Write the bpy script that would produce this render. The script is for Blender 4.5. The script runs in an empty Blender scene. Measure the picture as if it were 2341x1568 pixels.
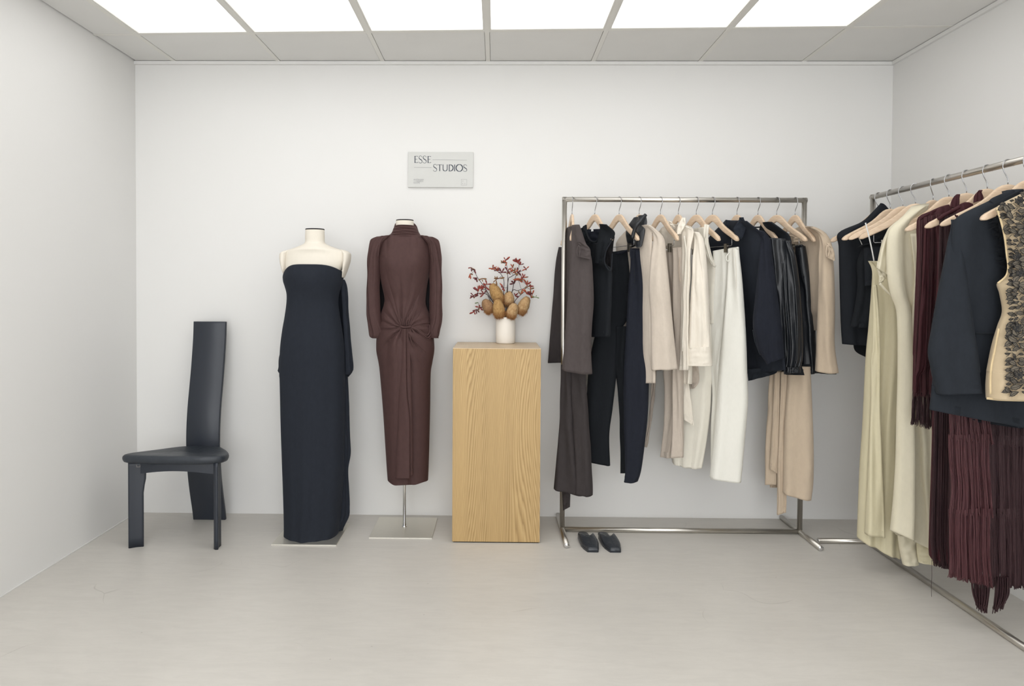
import bpy, bmesh, math, random
from mathutils import Vector, Matrix, noise
random.seed(7)
SC = bpy.context.scene
COL = SC.collection
PI = math.pi

# ------------------------------------------------------------------ camera
FPX, CAMH, CAMD = 1600.0, 1.295, 3.9964
YAW, PITCH, ROLL, PCX, PCY = 0.0143, 0.0204, 0.0053, 1110.81, 696.49
_fw = Vector((-math.sin(YAW)*math.cos(PITCH), math.cos(YAW)*math.cos(PITCH), -math.sin(PITCH)))
_rt = Vector((math.cos(YAW), math.sin(YAW), 0.0))
_up = _rt.cross(_fw)
_r2 = _rt*math.cos(ROLL) + _up*math.sin(ROLL)
_u2 = -_rt*math.sin(ROLL) + _up*math.cos(ROLL)
CAM = Vector((0, -CAMD, CAMH))
cd = bpy.data.cameras.new('camera'); cam = bpy.data.objects.new('camera', cd); COL.objects.link(cam)
m3 = Matrix((_r2, _u2, -_fw)).transposed()
cam.matrix_world = Matrix.Translation(CAM) @ m3.to_4x4()
cd.sensor_fit = 'HORIZONTAL'; cd.sensor_width = 36.0
cd.lens = FPX/2341*36.0
cd.shift_x = (1170.5-PCX)/2341
cd.shift_y = (PCY-784)/2341
cd.clip_start = 0.05; cd.clip_end = 60
SC.camera = cam
# ------------------------------------------------------------------ world, exposure
w = bpy.data.worlds.new('world'); SC.world = w; w.use_nodes = True
w.node_tree.nodes['Background'].inputs[0].default_value = (0.9, 0.92, 0.95, 1)
w.node_tree.nodes['Background'].inputs[1].default_value = 0.3
SC.view_settings.view_transform = 'Standard'
SC.view_settings.look = 'None'
SC.view_settings.gamma = 1.0
SC.view_settings.use_curve_mapping = False
SC.view_settings.exposure = -0.17
PANEL_STRENGTH = 1.5
FILL_WINDOW_STRENGTH = 5.9

def at(px, py, Y):
    """world point on the vertical plane Y seen at pixel px, py"""
    d = _fw + _r2*((px-PCX)/FPX) - _u2*((py-PCY)/FPX)
    return CAM + d*((Y+CAMD)/d.y)

# ------------------------------------------------------------------ helpers
def lin(c):
    o = []
    for v in c:
        v /= 255.0
        o.append(v/12.92 if v <= 0.04045 else ((v+0.055)/1.055)**2.4)
    return (o[0], o[1], o[2], 1.0)

def bsdf(name):
    m = bpy.data.materials.new(name); m.use_nodes = True
    nt = m.node_tree
    return m, nt, nt.nodes['Principled BSDF']

def nd(nt, t, **kw):
    n = nt.nodes.new(t)
    for k, v in kw.items():
        if hasattr(n, k) and not k[0].isupper(): setattr(n, k, v)
        else: n.inputs[k.replace('_', ' ')].default_value = v
    return n

def coords(nt, scale=(1, 1, 1)):
    tc = nt.nodes.new('ShaderNodeTexCoord'); mp = nt.nodes.new('ShaderNodeMapping')
    mp.inputs['Scale'].default_value = scale
    nt.links.new(tc.outputs['Object'], mp.inputs['Vector'])
    return mp.outputs['Vector']

def noise_n(nt, vec, scale, detail=4, rough=0.5, dist=0.0):
    n = nt.nodes.new('ShaderNodeTexNoise')
    n.inputs['Scale'].default_value = scale; n.inputs['Detail'].default_value = detail
    n.inputs['Roughness'].default_value = rough; n.inputs['Distortion'].default_value = dist
    nt.links.new(vec, n.inputs['Vector'])
    return n.outputs['Fac']

def ramp(nt, fac, stops):
    r = nt.nodes.new('ShaderNodeValToRGB')
    el = r.color_ramp.elements
    el[0].position, el[0].color = stops[0]; el[1].position, el[1].color = stops[-1]
    for p, c in stops[1:-1]:
        e = el.new(p); e.color = c
    nt.links.new(fac, r.inputs['Fac'])
    return r.outputs['Color']

def bump(nt, b, h, strength, dist=0.01, prev=None):
    n = nt.nodes.new('ShaderNodeBump'); n.inputs['Strength'].default_value = strength
    n.inputs['Distance'].default_value = dist
    nt.links.new(h, n.inputs['Height'])
    if prev: nt.links.new(prev, n.inputs['Normal'])
    nt.links.new(n.outputs['Normal'], b.inputs['Normal'])
    return n.outputs['Normal']

def mul(c, k): return tuple(min(1, v*k) for v in c[:3]) + (1.0,)

def fabric(name, rgb, rough=0.9, sheen=0.15, wrinkle=0.25, weave=900, var=0.12, wscale=7, spec=0.25):
    m, nt, b = bsdf(name)
    c = lin(rgb)
    n1 = noise_n(nt, coords(nt, (1, 1, 0.5)), 60, 6, 0.7)
    nt.links.new(ramp(nt, n1, [(0.25, mul(c, 1-var)), (0.75, mul(c, 1+var))]), b.inputs['Base Color'])
    b.inputs['Roughness'].default_value = rough
    b.inputs['Specular IOR Level'].default_value = spec
    b.inputs['Sheen Weight'].default_value = sheen
    b.inputs['Sheen Roughness'].default_value = 0.5
    b.inputs['Sheen Tint'].default_value = mul(c, 4)
    h1 = noise_n(nt, coords(nt, (1.6, 1.6, 0.45)), wscale, 4, 0.5, 0.6)
    p = bump(nt, b, h1, wrinkle, 0.03)
    h2 = noise_n(nt, coords(nt), weave, 2, 0.6)
    bump(nt, b, h2, 0.18, 0.001, p)
    return m

def plain(name, rgb, rough=0.6, metal=0.0, spec=0.5, emit=None, estr=0):
    m, nt, b = bsdf(name)
    b.inputs['Base Color'].default_value = lin(rgb); b.inputs['Roughness'].default_value = rough
    b.inputs['Metallic'].default_value = metal; b.inputs['Specular IOR Level'].default_value = spec
    if emit:
        b.inputs['Emission Color'].default_value = lin(emit); b.inputs['Emission Strength'].default_value = estr
    return m

def world_loc(o):
    l = Vector((0, 0, 0))
    while o is not None:
        l += o.location; o = o.parent
    return l

def mk(name, verts, faces, mat, parent=None, smooth=True, loc=None, kind=None):
    """verts in world space; the object's origin follows its thing (or loc)"""
    off = world_loc(parent) if parent else (Vector(loc) if loc is not None else Vector((0, 0, 0)))
    me = bpy.data.meshes.new(name)
    me.from_pydata([tuple(Vector(v)-off) for v in verts], [], faces)
    bm = bmesh.new(); bm.from_mesh(me)
    bmesh.ops.recalc_face_normals(bm, faces=bm.faces); bm.to_mesh(me); bm.free()
    if smooth:
        for p in me.polygons: p.use_smooth = True
    mats = mat if isinstance(mat, (list, tuple)) else [mat]
    for mm in mats: me.materials.append(mm)
    o = bpy.data.objects.new(name, me); COL.objects.link(o)
    if parent: o.parent = parent
    elif loc is not None: o.location = loc
    if kind: o['kind'] = kind
    return o

def thing(name, label, cat, loc=(0, 0, 0), group=None, rotz=0):
    o = bpy.data.objects.new(name, None); COL.objects.link(o)
    o.empty_display_size = 0.05
    o.location = loc; o.rotation_euler = (0, 0, rotz); o['label'] = label; o['category'] = cat
    if group: o['group'] = group
    return o

def tag(o, label, cat, group=None):
    o['label'] = label; o['category'] = cat
    if group: o['group'] = group
    return o

def boxv(x0, x1, y0, y1, z0, z1):
    v = [(x0, y0, z0), (x1, y0, z0), (x1, y1, z0), (x0, y1, z0), (x0, y0, z1), (x1, y0, z1), (x1, y1, z1), (x0, y1, z1)]
    f = [(0, 3, 2, 1), (4, 5, 6, 7), (0, 1, 5, 4), (1, 2, 6, 5), (2, 3, 7, 6), (3, 0, 4, 7)]
    return v, f

def box(name, x0, x1, y0, y1, z0, z1, mat, parent=None, bev=0.0, loc=None, kind=None):
    v, f = boxv(x0, x1, y0, y1, z0, z1)
    o = mk(name, v, f, mat, parent, smooth=False, loc=loc, kind=kind)
    if bev:
        bm = bmesh.new(); bm.from_mesh(o.data)
        bmesh.ops.bevel(bm, geom=bm.edges[:], offset=bev, segments=2, affect='EDGES', profile=0.7)
        bm.to_mesh(o.data); bm.free()
    return o

def tube_geo(pts, r, n=8, caps=True, flat=1.0):
    """tube along pts (world); r scalar or list"""
    pts = [Vector(p) for p in pts]
    V, F = [], []
    up0 = None
    for i, p in enumerate(pts):
        t = (pts[min(i+1, len(pts)-1)] - pts[max(i-1, 0)])
        if t.length < 1e-9: t = Vector((0, 0, 1))
        t.normalize()
        if up0 is None:
            a = Vector((0, 0, 1)) if abs(t.z) < 0.9 else Vector((1, 0, 0))
            up0 = (a - t*a.dot(t)).normalized()
        else:
            up0 = (up0 - t*up0.dot(t))
            if up0.length < 1e-6: up0 = t.orthogonal()
            up0.normalize()
        s = t.cross(up0)
        rr = r[i] if isinstance(r, (list, tuple)) else r
        for k in range(n):
            a = 2*PI*k/n
            V.append(p + up0*math.cos(a)*rr + s*math.sin(a)*rr*flat)
    for i in range(len(pts)-1):
        for k in range(n):
            a, b = i*n+k, i*n+(k+1) % n
            F.append((a, b, b+n, a+n))
    if caps:
        F.append(tuple(range(n-1, -1, -1)))
        F.append(tuple(range((len(pts)-1)*n, len(pts)*n)))
    return V, F

def join(geos):
    V, F = [], []
    for v, f in geos:
        o = len(V); V += list(v); F += [tuple(i+o for i in q) for q in f]
    return V, F

def tube(name, pts, r, mat, parent=None, n=8, loc=None, flat=1.0, caps=True):
    v, f = tube_geo(pts, r, n, caps, flat)
    return mk(name, v, f, mat, parent, loc=loc)

def crom(a, b, c, d, t):
    return [0.5*((2*q)+(-p+r)*t+(2*p-5*q+4*r-s)*t*t+(-p+3*q-3*r+s)*t**3) for p, q, r, s in zip(a, b, c, d)]

def resample(rows, n):
    """Catmull-Rom through rows, n+1 samples, spacing by average row distance"""
    if len(rows) == 1: return [rows[0]]*(n+1)
    ds = [0.0]
    for a, b in zip(rows[:-1], rows[1:]):
        ds.append(ds[-1] + max(1e-4, math.hypot(a[0]-b[0], a[1]-b[1])*0.5 + math.hypot(a[2]-b[2], a[3]-b[3])*0.5))
    out = []
    for k in range(n+1):
        s = ds[-1]*k/n
        i = 0
        while i < len(ds)-2 and ds[i+1] < s: i += 1
        t = (s-ds[i])/(ds[i+1]-ds[i])
        a = rows[max(i-1, 0)]; b = rows[i]; c = rows[i+1]; d = rows[min(i+2, len(rows)-1)]
        q = crom(a, b, c, d, t)
        # keep overshoot small
        q = [min(max(v, min(e, g)-4), max(e, g)+4) for v, e, g in zip(q, b, c)]
        out.append(q)
    return out

Z = {  # how the close-ups I measured on map to the 2341 x 1568 frame
    'c': (240, 700, .3765), 'm': (600, 490, .2615), 'n': (600, 850, .2743), 'f': (1000, 560, .1913),
    '5': (1240, 430, .2870), '6': (1560, 430, .2870), '7': (1240, 850, .2806), '8': (1560, 820, .2933),
    'A': (1890, 330, .3381), 'B': (1890, 820, .3826), 'p': (0, 0, 1.0)}

def zp(k, x, y):
    a = Z[k]
    return a[0]+x*a[2], a[1]+y*a[2]

def conv(rows, k):
    """rows of (xl,yl,xr,yr) or (xl,xr,y); a row may start with its own key"""
    out = []
    for r in rows:
        kk = k
        if isinstance(r[0], str): kk, r = r[0], r[1:]
        if len(r) == 3: r = (r[0], r[2], r[1], r[2])
        a = zp(kk, r[0], r[1]); b = zp(kk, r[2], r[3])
        out.append((a[0], a[1], b[0], b[1]))
    return out

def lerp(a, v):
    if isinstance(a, (tuple, list)):
        if len(a) == 2: return a[0]+(a[1]-a[0])*v
        x = v*(len(a)-1); i = min(int(x), len(a)-2); return a[i]+(a[i+1]-a[i])*(x-i)
    return a

def piece_geo(rows, k, Yl, Yr, t, folds=(), nu=40, nv=40, sag=0.0, dip=0.0, disp=None, pw=0.85, seed=0, open_bottom=True, cap_top=True, wob=0.004):
    R = resample(conv(rows, k), nv)
    V, F = [], []
    for j, (xl, yl, xr, yr) in enumerate(R):
        v = j/nv
        L = at(xl, yl, lerp(Yl, v)); Q = at(xr, yr, lerp(Yr, v))
        ax = Q-L; n = Vector((ax.y, -ax.x, 0))
        if n.length < 1e-6: n = Vector((0, -1, 0))
        n.normalize()
        tt = lerp(t, v)
        mid = (L+Q)/2; half = ax/2
        for i in range(nu):
            a = 2*PI*i/nu
            c, s = math.cos(a), math.sin(a)
            aa = math.copysign(abs(c)**pw, c); ss = math.copysign(abs(s)**pw, s)
            x = (1-aa)/2          # 0 at L side .. 1 at R
            env = min(1.0, 2.2*(1-aa*aa))
            dd = 0.0
            for (kf, amp, ph, grow) in folds:
                g = v**grow if grow > 0 else 1.0
                dd += amp*g*math.sin(2*PI*kf*x*(1-0.06*math.sin(3*v+seed)) + ph + 0.8*math.sin(2.1*v+seed+kf))
            if wob:
                dd += wob*noise.noise(Vector((x*3+seed*7.3, v*5, seed*1.7)))*2
            p = mid - half*aa + n*(tt*ss + dd*env)
            if disp and s >= -0.05:
                p = p + n*disp(xl+(xr-xl)*x, yl+(yr-yl)*x, x, v)*env
            if sag: p = p - Vector((0, 0, sag*(1-aa*aa)*v**10))
            if dip: p = p - Vector((0, 0, dip*(abs(aa)**3 if dip > 0 else (1-aa*aa))*(1-v)**10*(1 if dip > 0 else -1)))
            V.append(p)
    for j in range(nv):
        for i in range(nu):
            a, b = j*nu+i, j*nu+(i+1) % nu
            F.append((a, b, b+nu, a+nu))
    if cap_top: F.append(tuple(range(nu)))
    o = nv*nu
    if open_bottom:   # hem folds back inside, so the opening reads as an opening
        c = sum((V[o+i] for i in range(nu)), Vector())/nu
        b0 = len(V)
        for i in range(nu): V.append(c + (V[o+i]-c)*0.93 + Vector((0, 0, 0.0)))
        b1 = len(V)
        for i in range(nu): V.append(c + (V[o+i]-c)*0.90 + Vector((0, 0, 0.03)))
        for i in range(nu):
            j2 = (i+1) % nu
            F.append((o+i, o+j2, b0+j2, b0+i)); F.append((b0+i, b0+j2, b1+j2, b1+i))
        F.append(tuple(range(b1+nu-1, b1-1, -1)))
    else:
        F.append(tuple(range(o+nu-1, o-1, -1)))
    return V, F

def piece(name, rows, k, Yl, Yr, t, mat, parent, label=None, **kw):
    v, f = piece_geo(rows, k, Yl, Yr, t, **kw)
    o = mk(name, v, f, mat, parent)
    if label: o['label'] = label
    return o

def pxtube(name, pts, k, Y, r, mat, parent, n=6, flat=1.0, label=None, sm=True):
    """tube through pixel points, Y scalar or per point"""
    P = []
    for i, p in enumerate(pts):
        x, y = zp(k, p[0], p[1])
        P.append(at(x, y, Y[i] if isinstance(Y, (list, tuple)) else Y))
    if sm and len(P) > 2:
        Q = []
        for i in range(len(P)-1):
            a, b, c, d = P[max(i-1, 0)], P[i], P[i+1], P[min(i+2, len(P)-1)]
            for q in range(4): Q.append(Vector(crom(a, b, c, d, q/4)))
        Q.append(P[-1]); P = Q
    o = tube(name, P, r, mat, parent, n=n, flat=flat)
    if label: o['label'] = label
    return o

# ------------------------------------------------------------------ materials
def wall_mat():
    m, nt, b = bsdf('painted_wall')
    n1 = noise_n(nt, coords(nt), 0.8, 3, 0.5)
    nt.links.new(ramp(nt, n1, [(0.3, lin((228, 227, 224))), (0.7, lin((230, 229, 227)))]), b.inputs['Base Color'])
    b.inputs['Roughness'].default_value = 0.75; b.inputs['Specular IOR Level'].default_value = 0.2
    bump(nt, b, noise_n(nt, coords(nt), 140, 3), 0.05, 0.002)
    return m
M_WALL = wall_mat()

def floor_mat():
    m, nt, b = bsdf('painted_concrete')
    c = coords(nt)
    n1 = noise_n(nt, c, 1.3, 5, 0.6, 0.4)
    n2 = noise_n(nt, coords(nt, (1, 5, 1)), 6, 8, 0.75, 0.8)
    base = ramp(nt, n1, [(0.3, lin((199, 195, 188))), (0.7, lin((208, 204, 197)))])
    scuff = ramp(nt, n2, [(0.35, (0.90, 0.90, 0.90, 1)), (0.6, (1, 1, 1, 1))])
    mx = nt.nodes.new('ShaderNodeMix'); mx.data_type = 'RGBA'; mx.blend_type = 'MULTIPLY'; mx.inputs[0].default_value = 0.6
    nt.links.new(base, mx.inputs[6]); nt.links.new(scuff, mx.inputs[7])
    # thin scratches: distorted voronoi edges kept only in patches
    vo = nt.nodes.new('ShaderNodeTexVoronoi'); vo.feature = 'DISTANCE_TO_EDGE'; vo.inputs['Scale'].default_value = 1.7
    wv = nt.nodes.new('ShaderNodeTexNoise'); wv.inputs['Scale'].default_value = 1.1
    nt.links.new(c, wv.inputs['Vector'])
    mv = nt.nodes.new('ShaderNodeVectorMath'); mv.operation = 'MULTIPLY_ADD'; mv.inputs[1].default_value = (1.5, 1.5, 0)
    nt.links.new(wv.outputs['Color'], mv.inputs[0]); nt.links.new(c, mv.inputs[2]); nt.links.new(mv.outputs[0], vo.inputs['Vector'])
    line = ramp(nt, vo.outputs['Distance'], [(0.0, (1, 1, 1, 1)), (0.004, (0, 0, 0, 1))])
    gate = ramp(nt, noise_n(nt, c, 3.1, 2), [(0.55, (0, 0, 0, 1)), (0.66, (1, 1, 1, 1))])
    lm = nt.nodes.new('ShaderNodeMath'); lm.operation = 'MULTIPLY'
    nt.links.new(line, lm.inputs[0]); nt.links.new(gate, lm.inputs[1])
    # dark specks
    vs = nt.nodes.new('ShaderNodeTexVoronoi'); vs.inputs['Scale'].default_value = 7; nt.links.new(c, vs.inputs['Vector'])
    sp = ramp(nt, vs.outputs['Distance'], [(0.018, (1, 1, 1, 1)), (0.03, (0, 0, 0, 1))])
    ad = nt.nodes.new('ShaderNodeMath'); ad.operation = 'MAXIMUM'
    nt.links.new(lm.outputs[0], ad.inputs[0]); nt.links.new(sp, ad.inputs[1])
    sc = nt.nodes.new('ShaderNodeMath'); sc.operation = 'MULTIPLY'; sc.inputs[1].default_value = 0.28
    nt.links.new(ad.outputs[0], sc.inputs[0])
    m2 = nt.nodes.new('ShaderNodeMix'); m2.data_type = 'RGBA'
    nt.links.new(sc.outputs[0], m2.inputs[0]); nt.links.new(mx.outputs[2], m2.inputs[6]); m2.inputs[7].default_value = lin((120, 112, 104))
    nt.links.new(m2.outputs[2], b.inputs['Base Color'])
    rr = ramp(nt, n1, [(0.3, (0.34, 0.34, 0.34, 1)), (0.7, (0.46, 0.46, 0.46, 1))])
    nt.links.new(rr, b.inputs['Roughness'])
    b.inputs['Specular IOR Level'].default_value = 0.4
    bump(nt, b, noise_n(nt, c, 25, 4), 0.04, 0.004)
    return m
M_FLOOR = floor_mat()
def tile_mat():
    m, nt, b = bsdf('ceiling_tile_paint')
    n1 = noise_n(nt, coords(nt), 3.0, 3, 0.5)
    nt.links.new(ramp(nt, n1, [(0.3, lin((222, 221, 218))), (0.7, lin((226, 225, 222)))]), b.inputs['Base Color'])
    b.inputs['Roughness'].default_value = 0.9
    bump(nt, b, noise_n(nt, coords(nt), 260, 4, 0.6), 0.12, 0.001)
    return m
M_TILE = tile_mat()
M_GRID = plain('grid_white_metal', (224, 222, 216), 0.5)
M_GAP = plain('dark_gap', (62, 59, 55), 0.9)
M_PANEL = plain('opal_diffuser', (245, 245, 245), 0.5, emit=(255, 255, 255), estr=PANEL_STRENGTH)

def steel_mat(name, rgb, rough, dirx=(60, 60, 4)):
    m, nt, b = bsdf(name)
    n1 = noise_n(nt, coords(nt, dirx), 12, 4, 0.6)
    c = lin(rgb)
    nt.links.new(ramp(nt, n1, [(0.3, mul(c, 0.96)), (0.7, mul(c, 1.03))]), b.inputs['Base Color'])
    b.inputs['Roughness'].default_value = rough
    b.inputs['Metallic'].default_value = 1.0
    return m
M_STEEL = steel_mat('brushed_steel', (208, 204, 197), 0.30)
M_PLATE = steel_mat('brushed_plate', (226, 223, 214), 0.5, (4, 80, 4))
M_CHROME = plain('chrome', (225, 225, 226), 0.08, 1.0)
M_WIRE = plain('hook_wire', (170, 170, 172), 0.22, 1.0)

def wood_hanger():
    m, nt, b = bsdf('pale_beech')
    n1 = noise_n(nt, coords(nt, (4, 40, 30)), 5, 5, 0.6, 0.4)
    nt.links.new(ramp(nt, n1, [(0.3, lin((214, 186, 156))), (0.7, lin((232, 209, 183)))]), b.inputs['Base Color'])
    b.inputs['Roughness'].default_value = 0.42
    return m
M_HANG = wood_hanger()

def oak_mat(name, top=False):
    m, nt, b = bsdf(name)
    tc = nt.nodes.new('ShaderNodeTexCoord')
    mp = nt.nodes.new('ShaderNodeMapping')
    mp.inputs['Scale'].default_value = (1.0, 1.0, 0.17) if not top else (1.0, 0.35, 1.0)
    nt.links.new(tc.outputs['Object'], mp.inputs['Vector'])
    c = mp.outputs['Vector']
    # large slow distortion makes the cathedrals
    big = nt.nodes.new('ShaderNodeTexNoise'); big.inputs['Scale'].default_value = 2.6; big.inputs['Detail'].default_value = 1.1; big.inputs['Roughness'].default_value = 0.45
    nt.links.new(c, big.inputs['Vector'])
    mul_ = nt.nodes.new('ShaderNodeMath'); mul_.operation = 'MULTIPLY'; mul_.inputs[1].default_value = 64.0
    nt.links.new(big.outputs['Fac'], mul_.inputs[0])
    sx = nt.nodes.new('ShaderNodeSeparateXYZ'); nt.links.new(c, sx.inputs[0])
    mx = nt.nodes.new('ShaderNodeMath'); mx.operation = 'MULTIPLY_ADD'; mx.inputs[1].default_value = 90.0
    nt.links.new(sx.outputs['X'], mx.inputs[0]); nt.links.new(mul_.outputs[0], mx.inputs[2])
    irr = noise_n(nt, coords(nt, (16, 16, .16) if not top else (12, 1, 12)), 1.0, 3, 0.55)
    ma = nt.nodes.new('ShaderNodeMath'); ma.operation = 'MULTIPLY_ADD'; ma.inputs[1].default_value = 5.0
    nt.links.new(irr, ma.inputs[0]); nt.links.new(mx.outputs[0], ma.inputs[2])
    fr = nt.nodes.new('ShaderNodeMath'); fr.operation = 'FRACT'; nt.links.new(ma.outputs[0], fr.inputs[0])
    fine = noise_n(nt, coords(nt, (90, 90, 1.6) if not top else (90, 6, 90)), 6, 4, 0.7)
    r1 = ramp(nt, fr.outputs[0], [(0.0, lin((164, 134, 88))), (0.3, lin((186, 156, 106))), (0.65, lin((200, 171, 122))), (0.9, lin((188, 158, 108))), (1.0, lin((164, 134, 88)))] if not top else [(0.0, lin((200, 174, 140))), (0.15, lin((208, 184, 152))), (0.55, lin((218, 196, 166))), (0.9, lin((212, 190, 158))), (1.0, lin((200, 174, 140)))])
    broad = noise_n(nt, coords(nt, (14, 14, .25) if not top else (8, .6, 8)), 1.0, 3, 0.6, 0.3)
    r3 = ramp(nt, broad, [(0.3, (0.86, 0.84, 0.80, 1)), (0.7, (1.06, 1.05, 1.03, 1))])
    m0 = nt.nodes.new('ShaderNodeMix'); m0.data_type = 'RGBA'; m0.blend_type = 'MULTIPLY'; m0.inputs[0].default_value = 0.9
    nt.links.new(r1, m0.inputs[6]); nt.links.new(r3, m0.inputs[7]); r1 = m0.outputs[2]
    r2 = ramp(nt, fine, [(0.3, (0.80, 0.78, 0.74, 1)), (0.6, (1, 1, 1, 1))])
    mm = nt.nodes.new('ShaderNodeMix'); mm.data_type = 'RGBA'; mm.blend_type = 'MULTIPLY'; mm.inputs[0].default_value = 0.75
    nt.links.new(r1, mm.inputs[6]); nt.links.new(r2, mm.inputs[7])
    nt.links.new(mm.outputs[2], b.inputs['Base Color'])
    b.inputs['Roughness'].default_value = 0.5 if not top else 0.38
    bump(nt, b, fine, 0.06, 0.001)
    return m
M_OAK = oak_mat('oak_veneer'); M_OAKTOP = oak_mat('oak_veneer_top', True)

M_NAVY = fabric('navy_crepe', (34, 38, 46), wrinkle=0.12, wscale=4)
M_BROWN = fabric('chocolate_jersey', (74, 53, 51), wrinkle=0.08, rough=0.75, sheen=0.1)
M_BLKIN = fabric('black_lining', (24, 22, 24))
M_FORM = fabric('cream_form_cloth', (226, 219, 206), wrinkle=0.02, sheen=0.0, var=0.02)
M_TAUPE = fabric('dark_taupe_wool', (76, 69, 68), wrinkle=0.2)
M_TAUPED = fabric('darker_taupe_wool', (58, 53, 53), wrinkle=0.2)
M_BLK = fabric('black_knit', (25, 28, 32), wrinkle=0.2, sheen=0.2)
M_BLKWOOL = fabric('black_wool', (30, 33, 38), wrinkle=0.15)
M_DENIM = fabric('dark_navy_denim', (29, 32, 41), wrinkle=0.35, wscale=10)
M_BEIGE = fabric('oat_linen', (204, 192, 178), wrinkle=0.2, var=0.06)
M_BEIGE2 = fabric('greige_linen', (190, 178, 165), wrinkle=0.3, var=0.06)
M_CREAM = fabric('cream_cotton', (232, 224, 210), wrinkle=0.4, wscale=10, var=0.03)
M_IVORY = fabric('ivory_crepe', (226, 221, 208), wrinkle=0.15, var=0.03)
M_WHITE = fabric('white_twill', (232, 230, 221), wrinkle=0.25, wscale=8, var=0.02)
M_SAND = fabric('sand_wool', (198, 180, 158), wrinkle=0.18, var=0.05)
M_YEL = fabric('pale_yellow_satin', (212, 203, 172), wrinkle=0.15, rough=0.45, sheen=0.0, var=0.03, spec=0.4)
M_YEL2 = fabric('champagne_satin', (220, 212, 188), wrinkle=0.15, rough=0.45, sheen=0.0, var=0.03, spec=0.4)
M_BURG = fabric('burgundy_cloth', (64, 31, 36), wrinkle=0.1, rough=0.7)
M_BURGF = plain('burgundy_fringe_thread', (84, 44, 48), 0.55)
M_BURGD = plain('dark_burgundy_thread', (56, 28, 32), 0.6)
M_SLATE = fabric('slate_blue_wool', (35, 39, 45), wrinkle=0.1, sheen=0.08)
M_TAN = fabric('tan_organza', (192, 173, 143), wrinkle=0.3, rough=0.6, var=0.04)
M_TANE = fabric('tan_seam', (212, 190, 150), wrinkle=0.1)
M_LACEF = plain('grey_lace_fill', (108, 100, 87), 0.9)
M_LACEO = plain('black_lace_cord', (44, 44, 46), 0.8)
def leather(name, rgb, rough=0.42):
    m, nt, b = bsdf(name)
    b.inputs['Base Color'].default_value = lin(rgb); b.inputs['Roughness'].default_value = rough
    p = bump(nt, b, noise_n(nt, coords(nt, (1.5, 1.5, 0.5)), 9, 4, 0.5, 0.5), 0.25, 0.03)
    bump(nt, b, noise_n(nt, coords(nt), 420, 3), 0.1, 0.001, p)
    return m
M_LEATH = leather('black_leather', (24, 27, 32))
M_SHOE = leather('black_shoe_leather', (44, 48, 54), 0.36)
M_SEAT = leather('dark_seat_leather', (46, 51, 58), 0.45)
M_CHAIR = plain('blue_black_lacquer', (40, 45, 54), 0.42)
M_CLIP = plain('clip_metal', (150, 146, 138), 0.3, 1.0)
M_TAG = plain('white_label', (225, 225, 222), 0.8)

# ------------------------------------------------------------------ room
XL, XR, H = -2.068, 2.227, 2.594
YB = -7.2
def struct(o):
    o['kind'] = 'structure'; return o
struct(box('floor', XL-.1, XR+.1, YB-.1, .1, -.1, 0, M_FLOOR))
struct(box('wall_back', XL-.1, XR+.1, 0, .1, 0, H+.15, M_WALL))
struct(box('wall_left', XL-.1, XL, YB, 0, 0, H+.15, M_WALL))
struct(box('wall_right', XR, XR+.1, YB, 0, 0, H+.15, M_WALL))
WX0, WX1, WZ0, WZ1 = -1.75, 1.90, .25, 2.35      # unseen window added behind the camera to brighten the lower back wall
wf = struct(box('wall_front', XL-.1, WX0, YB-.1, YB, 0, H+.15, M_WALL))
box('wall_section', WX1, XR+.1, YB-.1, YB, 0, H+.15, M_WALL, wf)
box('wall_section', WX0, WX1, YB-.1, YB, 0, WZ0, M_WALL, wf)
box('wall_section', WX0, WX1, YB-.1, YB, WZ1, H+.15, M_WALL, wf)
M_FILL_PANE = plain('fill_light_pane', (235, 238, 242), .3, emit=(248, 251, 255), estr=FILL_WINDOW_STRENGTH)  # the pane itself glows, as frontal fill from the added window
wn = struct(box('fill_window_1', WX0, WX0+.04, YB-.08, YB-.02, WZ0, WZ1, M_GRID))
for a_ in (-.02+(WX0+WX1)/2, WX1-.04): box('fill_window_frame', a_, a_+.04, YB-.08, YB-.02, WZ0, WZ1, M_GRID, wn)
for a_ in (WZ0, WZ1-.04): box('fill_window_frame', WX0+.04, WX1-.04, YB-.075, YB-.025, a_, a_+.04, M_GRID, wn)
for a_, b_ in ((WX0+.04, (WX0+WX1)/2-.02), ((WX0+WX1)/2+.02, WX1-.04)): box('fill_pane', a_, b_, YB-.055, YB-.045, WZ0+.04, WZ1-.04, M_FILL_PANE, wn)
ceil_ = struct(box('ceiling', XL-.1, XR+.1, YB-.1, .1, H+.10, H+.2, M_TILE))
# wall angles under the ceiling, painted like the walls
struct(box('trim_1', XL, XR, -.016, -.0005, H-.022, H-.004, M_WALL))
struct(box('trim_2', XR-.016, XR-.0005, YB, -.017, H-.022, H-.004, M_WALL))
struct(box('trim_3', XL+.0005, XL+.005, YB, -.001, .0005, .006, M_WALL))
GX = [-1.842, -1.245, -.650, -.052, .542, 1.144, 1.722]
def gy(k, x):      # cross bars run slightly out of square with the end wall
    return -(0.42 + 1.2*k) - (x+1.84)*0.0266
def quadslab(name, x0, x1, ya0, ya1, yb0, yb1, z0, z1, mat, parent):
    """slab between x0 (y from ya0 far to yb0 near) and x1 (ya1, yb1)"""
    v = [(x0, yb0, z0), (x1, yb1, z0), (x1, ya1, z0), (x0, ya0, z0), (x0, yb0, z1), (x1, yb1, z1), (x1, ya1, z1), (x0, ya0, z1)]
    f = [(0, 3, 2, 1), (4, 5, 6, 7), (0, 1, 5, 4), (1, 2, 6, 5), (2, 3, 7, 6), (3, 0, 4, 7)]
    return mk(name, v, f, mat, parent, smooth=False)
xs = [XL+.004] + GX + [XR-.004]
NR = 6
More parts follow.
